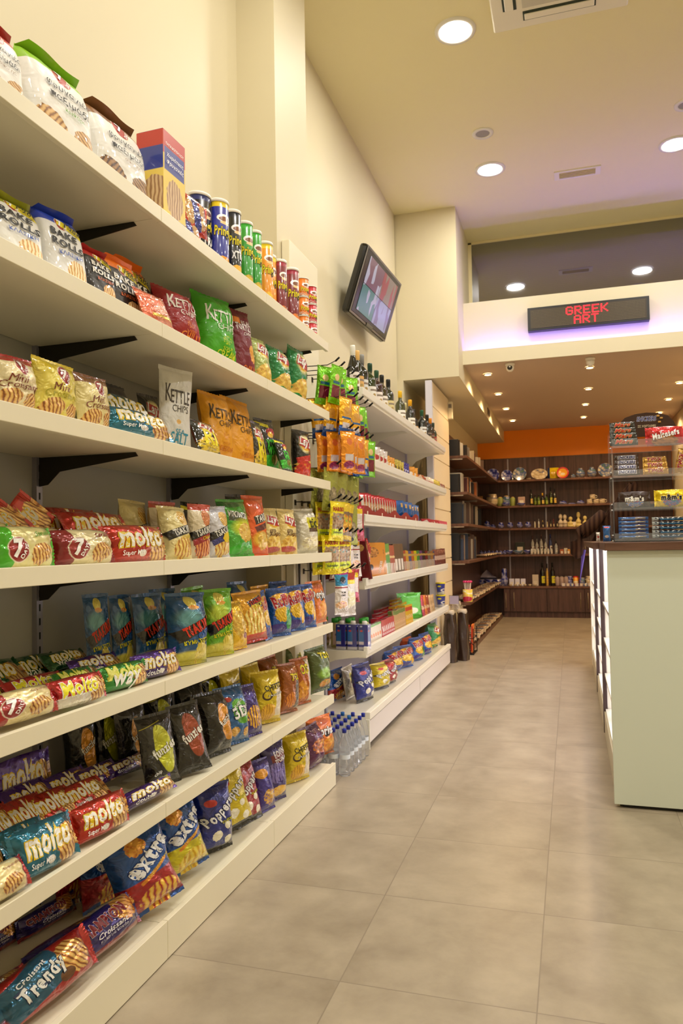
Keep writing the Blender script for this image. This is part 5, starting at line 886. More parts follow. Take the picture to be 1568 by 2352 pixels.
# acrylic rack
acr = mat('clear acrylic', '#e8f0f4', .05, alpha=.09, spec=.5); steel = mat('steel screw', '#c8c8cc', .25, metal=.9)
rk = empty('display_rack', (.6, 4.32, 1.36)); tag(rk, 'clear acrylic rack of chocolate bars standing on the counter', 'display rack')
par(box('side_panel', (.214, 4.17, 1.372), (.220, 4.50, 1.96), acr, rk, .001)); RZ = [1.864, 1.706, 1.537, 1.374]
for z in RZ:
    par(box('rack_shelf', (.22, 4.18, z-.006), (1.2, 4.5, z), acr, rk)); par(box('rack_lip', (.22, 4.172, z-.012), (1.2, 4.178, z+.03), acr, rk))
for z in RZ:
    for dz in (-.01, .02):
        q = par(MB().tube([(.206, 4.2, z+dz), (.216, 4.2, z+dz)], .004, 10).build('screw', steel, rk, True))
par(box('side_panel', (1.2, 4.17, 1.372), (1.206, 4.50, 1.96), acr, rk, .001))
par(box('rack_foot', (.22, 4.18, 1.3595), (1.2, 4.48, 1.3665), blackm, rk))
# brown header card
m = MB(); prof = []; w0, z0 = .40, 1.87
pts = [(-.245, 0), (-.235, .05), (-.215, .095), (-.17, .13), (-.09, .15), (.0, .157), (.09, .15), (.17, .128), (.21, .09), (.23, .05), (.245, 0)]
N = len(pts)
for dy in (-.004, .004): m.v += [(x, dy, z) for x, z in pts]
m.face(range(N)[::-1]); m.face([N+i for i in range(N)])
for i in range(N): m.face((i, (i+1) % N, N+(i+1) % N, N+i))
hb = m.build('header_card', mat('dark brown card', '#3a2010', .4)); a = P(1485, 1000, Y=4.46); hb.scale = (.66, 1, .85); hb.location = (a.x, 4.46, P(1480, 948, Y=4.46).z-.157*.85); tag(hb, 'dark brown arched header card above the chocolate rack', 'header card')
q, ms = letters(T('SNICKERS', .5, .58, .55, '#20307c', '#f0f0f4', sh=.2, ys=1.3, bold=.03), .28, .2, lambda x, z, e: (x, -.005-e, z), .001); q.build('lettering', ms, hb)
q, ms = letters(T('ΣΕ ΧΟΡΤΑΙΝΕΙ', .5, .34, .5, '#d8c8a8'), .28, .2, lambda x, z, e: (x, -.005-e, z), .001); q.build('lettering', ms, hb)
for i, (x, z) in enumerate(((.09, .13), (.115, .115), (.1, .09))): pb = box('peanut', (x-.012, -.012, z-.006), (x+.012, -.004, z+.006), mat('peanut', '#c89848', .5), hb, .004)
CB = dict(cat='chocolate bar', name='chocolate_bar')
def bar(key, base, lo, tx, ds, w=.13, h=.034, t=.028, **k): design(key, 'roll', w, h, t, base, lo, tx, ds, res=.6, cat=k.pop('cat', 'chocolate bar'), name=k.pop('name', 'chocolate_bar'), **k)
bar('mars', '#161210', [], [T('Mars', .5, .5, .7, '#c8341c', '#e8c878', sh=.35, ys=.95, bold=.03)], 'black chocolate bar with red script', h=.05, metal=.1)
bar('snick', '#3a1c10', [('R', .52, .5, .42, .34, '#e8e4f0')], [T('SNICKERS', .52, .5, .76, '#20307c', sh=.2, ys=1.3, bold=.03)], 'brown chocolate bar with blue lettering', h=.04, metal=.1)
bar('twix', '#c89840', [], [T('TWIX', .5, .5, .7, '#a01c28', '#f4e8d0', sh=.15, ys=1.1, bold=.05)], 'gold chocolate bar with red lettering', h=.045, metal=.6)
bar('malt', '#c0141c', [('c', .5, .16, .4, .2, ('#5a2010', '#c08040'))], [T('Maltesers', .54, .52, .8, '#ffffff', '#6a1014', sh=.1, rot=12, ys=1.4, bold=.03)], 'large shiny red chocolate ball bag', w=.19, h=.11, t=.05, cat='chocolate bag', name='chocolate_bag')
bar('mmb', '#38201a', [('c', .5, .25, .3, .14, ('#e8b020', '#2878c8', '#c83028'))], [T('m&m\u2019s', .5, .52, .66, '#f4f0e8', '#120a08', ys=1.25, bold=.05)], 'dark brown sweet bag with white lettering', w=.165, h=.10, t=.04, metal=.05, rough=.35, coat=.4, cat='chocolate bag', name='chocolate_bag')
bar('mmy', '#f0d010', [('c', .5, .25, .3, .14, ('#e87020', '#2878c8', '#48a030'))], [T('m&m\u2019s', .5, .52, .66, '#1c1410', '#f8f4ec', ys=1.25, bold=.05)], 'bright yellow sweet bag with white edged lettering', w=.165, h=.10, t=.04, cat='chocolate bag', name='chocolate_bag')
bar('bis', '#3c78c8', [('R', .75, .5, .2, .2, ('#a87838', '#f0d8a0')), ('R', .35, .2, .3, .2, '#e8ecf4')], [], 'blue and white biscuit pack', w=.155, h=.032, t=.06, cat='biscuit pack', name='biscuit_pack'); bar('bis2', '#d8e0e4', [('s', .5, .8, .5, .2, ('#d8e0e4', '#203048')), ('R', .5, .3, .36, .2, '#3890d0')], [], 'white and blue biscuit pack', w=.19, h=.034, t=.06, cat='biscuit pack', name='biscuit_pack')
def rack(key, x0, x1, k, dz, y, ds, lean=0, dy=0, tall=1):
    a = P(x0, 1100, Y=y).x; b = P(x1, 1100, Y=y).x; w = (b-a)/1.12 if D[key]['kind'] == 'roll' else b-a; s_ = w/D[key]['w']; return put(key, ((a+b)/2, y, RZ[k]+.001+dz), 0, lean, 0, (s_, s_, s_*tall), where='', desc=ds)
for i in range(4): rack('mars', 1402+i*0, 1468-2*i, 0, .0+.033*i, 4.215+.02*i, ['lowest', 'second', 'third', 'topmost'][i]+' black chocolate bar with red script on the rack top shelf', 10, tall=.85)
rack('malt', 1484, 1572, 0, 0, 4.23, 'large shiny red chocolate ball bag on the rack top shelf', 6); rack('malt', 1488, 1575, 0, 0, 4.31, 'second red chocolate ball bag behind the front one', 6)
for i in range(4): rack('snick', 1410, 1470-i, 1, .028*i, 4.215+.02*i, ['lowest', 'second', 'third', 'topmost'][i]+' brown chocolate bar with blue lettering on the rack', 10, tall=.95)
for i in range(3): rack('twix', 1476, 1536-2*i, 1, .032*i, 4.215+.025*i, ['lowest', 'middle', 'topmost'][i]+' gold chocolate bar with red lettering on the rack', 10)
o = rack('twix', 1536, 1600, 1, 0, 4.23, 'gold chocolate bar standing on end at the right edge'); o.rotation_euler = (0, R(-80), 0); o.location = (o.location.x+.01, 4.22, RZ[1]+.065)
for i in range(6): o = put('sbar', (P(1480+i*9, 1050, Y=4.38).x, 4.38+.005*i, RZ[1]+.05), R(10), 0, 28, (.7, .7, .8), where='', desc='dark chocolate bar leaning behind the gold bars', group='dark bars leaning behind the gold ones') if False else None
rack('mmb', 1418, 1492, 2, 0, 4.225, 'dark brown sweet bag with white lettering on the rack', 6); rack('mmb', 1420, 1492, 2, .0, 4.30, 'dark brown sweet bag behind its twin', 6); rack('mmy', 1500, 1580, 2, 0, 4.225, 'bright yellow sweet bag with white edged lettering on the rack', 6); rack('mmy', 1500, 1580, 2, 0, 4.30, 'bright yellow sweet bag behind its twin', 6)
for i in range(6): rack('bis', 1416, 1486, 3, .0195*i, 4.23+.004*i, ['lowest', 'second', 'third', 'fourth', 'fifth', 'topmost'][i]+' blue biscuit pack of the left stack', 0, tall=.62)
for i in range(5): rack('bis2', 1493, 1590, 3, .0225*i, 4.23, ['lowest', 'second', 'third', 'fourth', 'topmost'][i]+' white biscuit pack of the right stack', 0, tall=.62)
# small things on the counter top left of the rack
a = P(1380, 1235, Y=4.95); small('sachet', 'pouch', .045, .1, .02, '#2c68b0', [('e', .5, .9, .4, .1, '#d85040'), ('e', .5, .3, .3, .2, '#d8c8c0')], 'small blue sachet standing upright'); put('sachet', (.215, 5.0, 1.36), 0, 4, where='on the counter beside the rack'); put('swhite', (.165, 5.05, 1.36), 0, 0, 0, (.4, .5, .45), where='', desc='tiny white packet on the counter edge')
# dark coat hanging over the far part of the counter
coatm = foil('ribbed brown cloth', '#2c1a12', [], 1, rough=.85, metal=0, crinkle=0, coat=0)
gn = coatm.node_tree.nodes; gn['Principled BSDF'].inputs['Specular IOR Level'].default_value = .1; gk = coatm.node_tree.links; gt = gn.new('ShaderNodeTexCoord'); gw = gn.new('ShaderNodeTexWave'); gw.inputs['Scale'].default_value = 9; gw.inputs['Distortion'].default_value = 1.5; gw.bands_direction = 'X'; gr = gn.new('ShaderNodeValToRGB'); gr.color_ramp.elements[0].color = lin('#2a170f'); gr.color_ramp.elements[1].color = lin('#4c3222'); gk.new(gt.outputs['Object'], gw.inputs[0]); gk.new(gw.outputs[0], gr.inputs[0]); gk.new(gr.outputs[0], gn['Principled BSDF'].inputs['Base Color'])
pts2 = [((.47, 6.1), 1.80, .03), ((.42, 6.1), 1.70, .06), ((.37, 6.12), 1.58, .10), ((.33, 6.14), 1.46, .125), ((.30, 6.16), 1.375, .14)]
m = MB()
def cf(a, b):
    q = a*2*PI; i = b*4; k = min(3, int(i)); f = i-k; c0, c1 = pts2[k], pts2[k+1]; cx = c0[0][0]*(1-f)+c1[0][0]*f; cy = c0[0][1]*(1-f)+c1[0][1]*f; z = c0[1]*(1-f)+c1[1]*f; r = c0[2]*(1-f)+c1[2]*f
    r *= 1+.10*math.sin(7*q+2*b)+.06*math.sin(11*q); return (cx+r*math.cos(q), cy+.7*r*math.sin(q), z+.01*math.sin(3*q))
m.grid(cf, 48, 20, flip=True); co = m.build('coat', coatm, None, True); tag(co, 'dark brown ribbed coat slumped on the counter behind the chocolate rack', 'coat')
m = MB(); m.tube([(.24, 6.1, 1.58), (.16, 6.06, 1.49), (.08, 6.02, 1.43), (.045, 5.99, 1.35), (.04, 5.98, 1.27), (.05, 5.99, 1.24)], [.035, .05, .055, .05, .045, .02], 14); m.build('sleeve', coatm, co, True)
m = MB(); m.grid(lambda a, b: (.09-.04*b+.03*(a-.5)*(1-b), 5.97+.006*math.sin(a*6+b*4), 1.30-.28*b), 4, 10); m.build('scarf_end', mat('violet cloth', '#5a4490', .7), co, True)
# ================================================================ BACK ROOM
st(box('trim_4', (-1.655, 14.37, 0), (1.74, 14.395, 2.94), darkwood)); st(box('trim_5', (-1.655, 9.7, 0), (-1.64, 14.37, 2.93), darkwood))
bs = empty('wall_shelves', (0, 14.2, 0)); tag(bs, 'dark walnut shelves across the far wall holding souvenirs', 'shelving')
BZ = [2.50, 2.027, 1.617, 1.135]
for z in BZ: par(box('shelf', (-1.63, 14.03, z-.035), (1.72, 14.365, z), shelfwood, bs, .002))
for x in (-1.1, -.43, .75): par(box('slotted_rail', (x-.012, 14.355, .6), (x+.012, 14.37, 2.92), mat('bright slotted rail', '#a49ca4', .3, metal=.7), bs))
ls = empty('wall_shelves', (-1.45, 12, 0)); tag(ls, 'dark walnut shelves along the left back wall holding books and magazines', 'shelving')
LZ = [2.50, 2.027, 1.617, 1.135, .60]
for z in LZ: par(box('shelf', (-1.635, 9.72, z-.035), (-1.26, 14.02, z), shelfwood, ls, .002))
par(box('shelf', (-1.635, 9.72, .0), (-1.22, 13.9, .06), shelfwood, ls, .002))
for i, y in enumerate((9.75, 11.2, 12.6)):
    for z in LZ: par(box('end_bracket', (-1.62, y, z-.05), (-1.32, y+.02, z-.036), mat('chrome bracket', '#c4bcb8', .25, metal=.8), ls))
# base cabinets
xs = [P(px, 1380, Y=13.95).x for px in (1120, 1171, 1256, 1343, 1430)]; xs = [-1.2, xs[1], xs[2], xs[3], xs[3]+.66, 1.72]
for i in range(5):
    c = empty('base_cabinet', ((xs[i]+xs[i+1])/2, 14.15, 0)); tag(c, '%s walnut base cabinet from the left under the far shelves' % ORD[i], 'cabinet', None)
    w_ = (xs[i+1]-xs[i])/2-.002; box('body', (-w_, -.18, .10), (w_, .2, .525), darkwood, c); box('plinth', (-w_, -.15, 0), (w_, .2, .1), darkwood, c); d_ = box('door', (-w_+.002, -.2, .11), (w_-.002, -.182, .52), darkwood, c, .002)
    hx = (w_-.07) if i in (0, 2) else (-w_+.07); hx = (-w_+.05) if i == 3 else hx; MB().tube([(hx, -.2, .17), (hx, -.225, .17), (hx, -.225, .45), (hx, -.2, .45)], .006, 8).build('handle', mat('brushed handle', '#a89880', .3, metal=.8), d_, True)
o = box('worktop', (-1.63, 13.93, .527), (1.72, 14.36, .56), shelfwood, None, .002); tag(o, 'long walnut worktop over the base cabinets on the far wall', 'worktop')
def bx(px, y=1200, Y=14.18): return P(px, y, Y=Y).x
BW = ['on the top shelf of the far wall', 'on the second shelf of the far wall', 'on the third shelf of the far wall', 'on the fourth shelf of the far wall', 'on the worktop of the far wall']
def bz(k): return (BZ+[.56])[k]+.001
def prt(name, cols): return foil(name, cols[0], [('c', .5, .5, .6, .6, tuple(cols))], 1, rough=.2, metal=0, crinkle=0, coat=.7)
pm = {'b': prt('blue white glaze', ['#e8e4ec', '#26308c', '#101848']), 's': prt('landscape glaze', ['#e0d4a8', '#34508c', '#5c7c3c']), 'y': foil('yellow map tile', '#e8c818', [('e', .5, .5, .3, .3, '#c8a010'), ('R', .1, .5, .1, .6, '#283c70')], 1, crinkle=0, metal=0), 'r': foil('red rim plate', '#c82c20', [('e', .5, .5, .38, .38, '#e8a020'), ('e', .5, .4, .2, .12, '#e8d8b0')], 1, crinkle=0, metal=0), 'c': prt('cream glaze', ['#e8dcc0', '#b8a078', '#48507c'])}
def plate(px, w, k, m_, ds, h=None, Y=14.16, tile=False):
    r = (bx(px+w/2)-bx(px-w/2))/2; t = MB(); h = h or r*2
    def f(a, b):
        q = a*2*PI; rr = b; return (r*rr*math.cos(q), -.012*(1-rr*rr)*-1-.004, h/2+h/2*rr*math.sin(q))
    if tile: t.box((-r, -.01, 0), (r, .01, h), True)
    else: t.grid(f, 28, 4, uvf=lambda a, b: (.5+.5*b*math.cos(a*2*PI), .5+.5*b*math.sin(a*2*PI))); t.grid(lambda a, b: (r*b*math.cos(a*2*PI), .008+.012*b*b*0+.006, h/2+h/2*b*math.sin(a*2*PI)), 28, 2, flip=True); t.grid(lambda a, b: (r*math.cos(a*2*PI), -.004+.018*b, h/2+h/2*math.sin(a*2*PI)), 28, 1, flip=True)
    o = t.build('decorative_plate' if not tile else 'decorative_tile', pm[m_], None, True); o.location = (bx(px), Y, bz(k)+.004); o.rotation_euler = (R(-10), 0, 0)
    st_ = MB().tube([(-r*.4, -.02, .01), (-r*.4, .05, .004), (0, .05, h*.5), (r*.4, .05, .004), (r*.4, -.02, .01)], .003, 6).build('stand', blackm, o); tag(o, ds+' '+BW[k], 'plate' if not tile else 'tile'); return o
for a in ((1134, 30, 0, 'b', 'blue and white landscape plate, leftmost'), (1166, 26, 0, 'b', 'blue and white plate, second from the left'), (1196, 31, 0, 's', 'dark blue rimmed plate'), (1295, 28, 0, 'r', 'round red rimmed plate with yellow centre')): plate(*a)
plate(1241, 38, 0, 'c', 'oval cream landscape plate', h=.2); plate(1181, 18, 0, 's', 'small blue plate between larger ones', Y=14.24); plate(1273, 26, 0, 'y', 'square yellow picture tile', h=.21, tile=True, Y=14.22); plate(1393, 34, 0, 's', 'large landscape plate at the right')
def vase(px, w, h, k, m_, ds, prof=None, cat='vase', name='vase', Y=14.16, group=None, cap=None):
    r = (bx(px+w/2)-bx(px-w/2))/2; prof = prof or [(.45, 0), (.85, .15), (1, .42), (.85, .72), (.42, .88), (.5, 1)]
    key = ('v', m_, tuple(prof), round(r, 2), round(h, 2))
    if key not in gm: gm[key] = MB().lathe([(a*r, b*h) for a, b in prof], 20, hscale=1/h).mesh(name, pm.get(m_) or mat('glaze '+m_, m_, .3, coat=.4), True)
    o = bpy.data.objects.new(name, gm[key]); C.objects.link(o); o.location = (bx(px), Y, bz(k))
    if cap: MB().lathe([(r*.6, h*1.0), (r*.6, h*1.06), (r*.2, h*1.1)], 14).build('lid', mat('lid '+cap, cap, .4), o, True)
    tag(o, ds+' '+BW[k], cat, group); return o
vase(1319, 12, .07, 0, 's', 'tiny painted vase'); vase(1336, 21, .17, 0, 's', 'painted blue and white round vase'); vase(1362, 22, .18, 0, 's', 'painted vase with violet foot'); vase(1217, 12, .03, 0, 'c', 'small white dish', [(.5, 0), (1, .8), (1, 1)], 'dish', 'dish')
# row 2
cube = lambda px, w, h, k, c, ds, cat='box', name='gift_box', Y=14.16, d=.06, group=None: tag_box(px, w, h, k, c, ds, cat, name, Y, d, group)
def tag_box(px, w, h, k, c, ds, cat, name, Y, d, group, lean=0):
    r = (bx(px+w/2)-bx(px-w/2))/2; m_ = pm.get(c) or foil('card '+c, c, [('R', .5, .6, .3, .2, '#d8ccb8'), ('c', .5, .25, .3, .2, (c, '#e8dcc8'))], 1, crinkle=0, metal=0, coat=.2)
    o = MB().box((-r, -d/2, 0), (r, d/2, h), True).build(name, m_, None, bevel=.002); o.location = (bx(px), Y, bz(k)+.002); o.rotation_euler = (R(-lean), 0, 0); MB().box((-r*.9, -d/2*.9, h), (r*.9, d/2*.9, h+.002)).build('lid', m_, o); tag(o, ds+' '+BW[k], cat, group); return o
o = cube(1098, 24, .2, 1, '#a8783c', 'wooden framed picture clock', 'frame', 'picture_frame', d=.03); q = box('picture', (-.06, -.02, .04), (.06, -.015, .17), mat('grey print', '#60584c', .5), o)
vase(1131, 29, .23, 1, 'c', 'large painted pot', [(.5, 0), (.9, .2), (1, .5), (.8, .85), (.75, .9), (.75, 1)]); vase(1150, 14, .16, 1, '#8c9048', 'green herb jar', [(.9, 0), (1, .05), (1, .9), (.8, 1)], 'jar', 'jar', cap='#d8b060'); vase(1164, 17, .18, 1, 's', 'painted jar with lid', [(.9, 0), (1, .05), (1, .85), (.8, 1)], 'jar', 'jar', cap='#c8a060'); vase(1178, 12, .16, 1, '#98a050', 'second green herb jar', [(.9, 0), (1, .05), (1, .9), (.8, 1)], 'jar', 'jar', Y=14.22, cap='#c8a060')
vase(1163, 19, .06, 1, 'b', 'low blue bowl', [(.5, 0), (1, .6), (.9, 1)], 'bowl', 'bowl', Y=14.08); cube(1199, 16, .16, 1, '#b09080', 'pinkish spice packet'); vase(1198, 19, .05, 1, 'b', 'flat blue bowl', [(.5, 0), (1, .6), (.9, 1)], 'bowl', 'bowl', Y=14.08)
def bb(px, h, k, col, cap, lab, ds, r=.03, Y=14.16, cat='bottle', name='bottle', group=None): return bottle((bx(px), Y, bz(k)), h, r, col, cap, lab, label=ds+' '+BW[k], cat=cat, name=name, group=group, sides=12)
for px, h, c, cp, lb, ds in ((1221, .3, '#14180c', '#181410', '#c8a850', 'tall dark oil bottle'), (1230, .2, '#3c5010', '#282814', '#90a030', 'green oil bottle'), (1238, .2, '#3c5010', '#282814', '#90a030', 'second green oil bottle'), (1247, .22, '#100c08', '#d8a820', '#d8b850', 'black bottle with gold cap'), (1256, .2, '#3c5010', '#282814', '#90a030', 'third green oil bottle'), (1266, .32, '#1c200c', '#141410', '#b8b430', 'large olive oil bottle with yellow green label'), (1275, .29, '#14140c', '#141410', '#d8b050', 'dark bottle with gold label')): bb(px, h, 1, c, cp, lb, ds, Y=14.16+.05*(px == 1230))
for i, px in enumerate((1294, 1314, 1334)): vase(px, 20, .07 if i != 1 else .03, 1, 'b', ['first', 'second', 'third'][i]+' blue and white covered dish', [(.6, 0), (1, .3), (.7, .8), (.2, 1)], 'dish', 'dish')
def mug(px, w, h, k, m_, ds, Y=14.14, dz=0):
    o = vase(px, w, h, k, m_, ds, [(.9, 0), (1, .05), (1, 1), (.9, 1), (.85, .1)], 'mug', 'mug', Y); r = (bx(px+w/2)-bx(px-w/2))/2; MB().tube([(r, 0, h*.8), (r*1.5, 0, h*.75), (r*1.6, 0, h*.4), (r, 0, h*.2)], .006, 6).build('handle', pm.get(m_) or pm['c'], o, True); o.location.z += dz; return o
for i, px in enumerate((1355, 1370, 1384)): mug(px, 13, .08, 1, 'c', ['first', 'second', 'third'][i]+' small cream mug')
mug(1362, 13, .08, 1, 'c', 'cream mug stacked on the left pair', dz=.082)
# row 3
for i, px in enumerate((1098, 1118)): vase(px, 15, .15, 2, 'b', ['first', 'second'][i]+' blue and white egg shaped ornament', [(.4, 0), (.9, .25), (1, .5), (.7, .85), (.1, 1)], 'ornament', 'ornament')
for i, px in enumerate((1131, 1150, 1171, 1193, 1212)): vase(px, 15, .11 if i else .08, 2, 'b', '%s small dark blue bowl' % ORD[i], [(.4, 0), (1, .4), (.8, .7), (.5, 1)], 'bowl', 'bowl'); 
for i, (px, h) in enumerate(((1228, .15), (1237, .16), (1246, .13), (1256, .14), (1264, .16), (1271, .15), (1279, .16))): bb(px, h, 2, ['#c8c0b0', '#c8c8c8', '#20180c', '#a89878', '#181008', '#5c1c10', '#1c1410'][i], ['#383430', '#c0c0c0', '#d8b840', '#403020', '#181818', '#a02020', '#202020'][i], '#c8b890', '%s miniature bottle' % ORD[i], .014, cat='miniature bottle', name='miniature_bottle')
stone = mat('pale carved stone', '#d0bc78', .6, bump=.3, bscale=60); stw = mat('white carved stone', '#c8b8a0', .6)
def bust(px, h, k, ds, m_=stone, base=1.0):
    o = empty('bust', (bx(px), 14.15, bz(k))); tag(o, ds+' '+BW[k], 'statuette'); MB().lathe([(.05*base, 0), (.05*base, h*.18), (.035, h*.24)], 12).build('pedestal', m_, o, True)
    MB().lathe([(.04, h*.22), (.045, h*.4), (.02, h*.55), (.016, h*.62), (.03, h*.68), (.034, h*.8), (.028, h*.93), (.008, h)], 14).build('figure', m_, o, True); return o
for i, (px, h, m_) in enumerate(((1287, .24, stw), (1297, .23, stw), (1310, .19, stone), (1328, .27, stone), (1343, .2, stone), (1370, .23, stone))): bust(px, h, 2, ['first tall white', 'second tall white', 'short cream', 'tallest cream', 'small cream', 'rightmost cream'][i]+' carved statuette', m_, 1.2 if i > 1 else .8)
for i, px in enumerate((1316, 1358)): cube(px, 26, .09, 2, '#c8b060', ['left', 'right'][i]+' pale yellow carved block', 'ornament', 'carved_block')
# row 4
for i in range(8): vase(1094+i*9, 10, .07+.01*(i % 2), 3, 'b', '%s small blue trinket from the left' % ORD[i], [(.5, 0), (1, .3), (.8, .7), (.3, 1)], 'trinket', 'trinket')
vase(1168, 17, .08, 3, 'b', 'wide blue bowl', [(.4, 0), (1, .6), (.95, 1)], 'bowl', 'bowl'); vase(1187, 22, .08, 3, 's', 'wide painted bowl', [(.4, 0), (1, .6), (.95, 1)], 'bowl', 'bowl', Y=14.1); vase(1208, 16, .08, 3, 'b', 'blue bowl before the bottles', [(.4, 0), (1, .6), (.95, 1)], 'bowl', 'bowl')
cube(1192, 22, .22, 3, '#24281c', 'dark green gift box', Y=14.26)
for i, (px, h, c) in enumerate(((1221, .34, '#a8a49c'), (1231, .28, '#b0aca4'), (1241, .35, '#a8a49c'), (1251, .28, '#b0aca4'), (1262, .36, '#344070'), (1275, .24, '#a8a8a8'))): bb(px, h, 3, c, ['#503028', '#808080', '#503028', '#808080', '#20306c', '#303030'][i], '#d8d4cc', '%s clear spirit bottle' % ORD[i], .03, Y=14.24, cat='spirit bottle', name='spirit_bottle')
for i in range(7): bb(1219+i*7.6, .13, 3, '#b8b4ac', '#602820', '#d8ccc0', '%s miniature spirit bottle before the large ones' % ORD[i], .02, Y=14.12, cat='miniature bottle', name='miniature_bottle')
for i, (px, c) in enumerate(((1288, '#a85828'), (1297, '#c0b8a8'), (1303, '#d09030'), (1314, '#c87828'), (1324, '#b0a090'))): cube(px, 8, .08+.02*(i % 2), 3, c, '%s small orange brown souvenir' % ORD[i], 'souvenir', 'souvenir')
mug(1325, 22, .2, 3, 'c', 'large beer mug', Y=14.26)
# worktop row
for i, px in enumerate((1101, 1121, 1139)): mug(px, 18, .12, 4, 'b', ['first', 'second', 'third'][i]+' dark blue mug from the left')
m = MB(); m.grid(lambda a, b: (.17*(a-.5)*2*(1-.4*b), .05*math.sin(PI*b), .14+.16*b-.1*abs(a-.4)*b*2), 12, 6); o = m.build('folded_cloth', mat('grey white cloth', '#a8a0b4', .8), None, True); o.location = (bx(1117), 14.2, bz(4)); MB().box((-.16, -.02, 0), (.16, .07, .15)).build('cloth_base', mat('dark cloth', '#2c2840', .8), o); tag(o, 'pale cloth hat resting on dark mugs on the worktop of the far wall', 'cloth')
vase(1155, 16, .32, 4, 'b', 'tall blue container with white sack', [(1, 0), (1, .45), (.75, .5), (.8, .9), (.5, 1)], 'container', 'container')
for i, px in enumerate((1172, 1185, 1198)): tag_box(px, 11, .13, 4, '#c8c4d8', '%s white and blue souvenir card' % ORD[i], 'card', 'souvenir_card', 14.1, .02, None, 12)
for i in range(6): vase(1170+i*11, 9, .04, 4, 'c', '%s tiny white shell dish at the front' % ORD[i], [(.5, 0), (1, .7), (.6, 1)], 'dish', 'dish', Y=14.0)
cube(1226, 14, .2, 4, '#c8b8a8', 'white framed souvenir')
for px, ds in ((1242, 'left dark wine bottle with yellow label'), (1265, 'right dark wine bottle with yellow label')): bb(px, .42, 4, '#0c0a08', '#0c0a08', '#c8c020', ds, .045)
o = bb(1253, .4, 4, '#d0a850', '#141410', '#d8a840', 'slim golden bottle between two dark ones', .022)
for i, px in enumerate((1276, 1286, 1296)): vase(px, 10, .16, 4, '#a89088', '%s small glass jar' % ORD[i], [(.9, 0), (1, .1), (1, .9), (.8, 1)], 'jar', 'jar', cap='#807870')
for i, px in enumerate((1304, 1318, 1333, 1347, 1358)): mug(px, 12, .17 if i != 2 else .14, 4, ['b', 'r', 's', 'c', 'b'][i], '%s printed mug at the right' % ORD[i], Y=14.2)
for i in range(7): cube(1290+i*10, 8, .05, 4, ['#c8c0d0', '#b09898', '#5870a0'][i % 3], '%s small souvenir in the front row' % ORD[i], 'souvenir', 'souvenir', Y=14.0)
# ---- books and magazines on the left back shelves
LW = ['top', 'second', 'third', 'fourth', 'fifth']; bookc = ['#d8ccb8', '#2c2420', '#b8a890', '#3c3830', '#8c7c68', '#5c2c28', '#c8bca8', '#40485c', '#a05c30', '#1c1a1c', '#988c80', '#6c5448']
rnd = random.Random(21); tilt = 0
for k, (ya, yb, hh, n) in enumerate(((9.8, 12.6, .22, 26), (9.8, 11.7, .26, 22), (9.8, 12.3, .30, 24), (9.8, 11.4, .34, 22))):
    y = ya
    for i in range(n):
        th = rnd.uniform(.018, .04) if k < 2 else rnd.uniform(.01, .022); h = hh*rnd.uniform(.82, 1.08); ci = rnd.randrange(12) if i > 1 else 9; dpt = .17; lean = rnd.uniform(-3, 5)
        o = MB().box((-dpt/2, -th/2, 0), (dpt/2, th/2, h)).build('book' if k < 2 else 'magazine', mat('book cover '+bookc[ci], bookc[ci], .45), None)
        MB().box((-dpt/2+.004, -th/2+.002, h), (dpt/2-.004, th/2-.002, h+.0015)).build('page_block', mat('page edges', '#d8d0b8', .7), o)
        o.location = (-1.46+rnd.uniform(-.03, .03), y, LZ[k]+.002+.0+abs(math.sin(R(lean)))*th*.5); o.rotation_euler = (R(lean)*0+R(-6 if k > 1 else -2), 0, 0); y += (yb-ya)/n
        tag(o, '%s %s upright among the row on the %s left back shelf' % ({'#d8ccb8': 'cream', '#2c2420': 'black brown', '#b8a890': 'beige', '#3c3830': 'charcoal', '#8c7c68': 'taupe', '#5c2c28': 'maroon', '#c8bca8': 'pale sand', '#40485c': 'slate blue', '#a05c30': 'rust orange', '#1c1a1c': 'black', '#988c80': 'grey', '#6c5448': 'brown'}[bookc[ci]], 'book' if k < 2 else 'magazine', LW[k]), 'book' if k < 2 else 'magazine', 'books in the row on the %s left back shelf' % LW[k]); o['tmp'] = 1
newsm = foil('newsprint', '#b8a488', [('s', .5, .5, .5, .7, ('#8c7c68', '#d0bc9c')), ('R', .4, .8, .3, .1, '#4a3c34'), ('R', .6, .3, .2, .2, '#8c6048')], 1.4, rough=.6, metal=0, crinkle=0, coat=.1)
newsm2 = foil('newsprint coloured', '#c8a480', [('s', .5, .5, .5, .7, ('#a06850', '#dcc8a8')), ('R', .4, .85, .4, .08, '#a83028'), ('R', .6, .4, .3, .2, '#50586c')], 1.4, rough=.6, metal=0, crinkle=0, coat=.1)
def flat(y, z, X, i, ds, grp, w=.26, d=.2, rz=0):
    m = MB(); m.grid(lambda a, b: ((a-.5)*w*1.15, (b-.5)*d, .012+.012*math.sin(a*PI)+.002*math.sin(b*9+i)), 8, 6); m.grid(lambda a, b: ((a-.5)*w*1.15, (b-.5)*d, .001), 8, 6, flip=True); m.grid(lambda a, b: (.5*w*1.15, (a-.5)*d, .001+b*(.011)), 6, 1)
    o = m.build('newspaper', newsm if i % 2 else newsm2, None, True); o.location = (X, y, z); o.rotation_euler = (R(2), R(-4), rz); MB().box((w*.56, -d*.48, .004), (w*.585, d*.48, .018)).build('folded_edge', mat('folded paper edge', '#d8c8a8', .6), o); tag(o, ds, 'newspaper', grp); return o
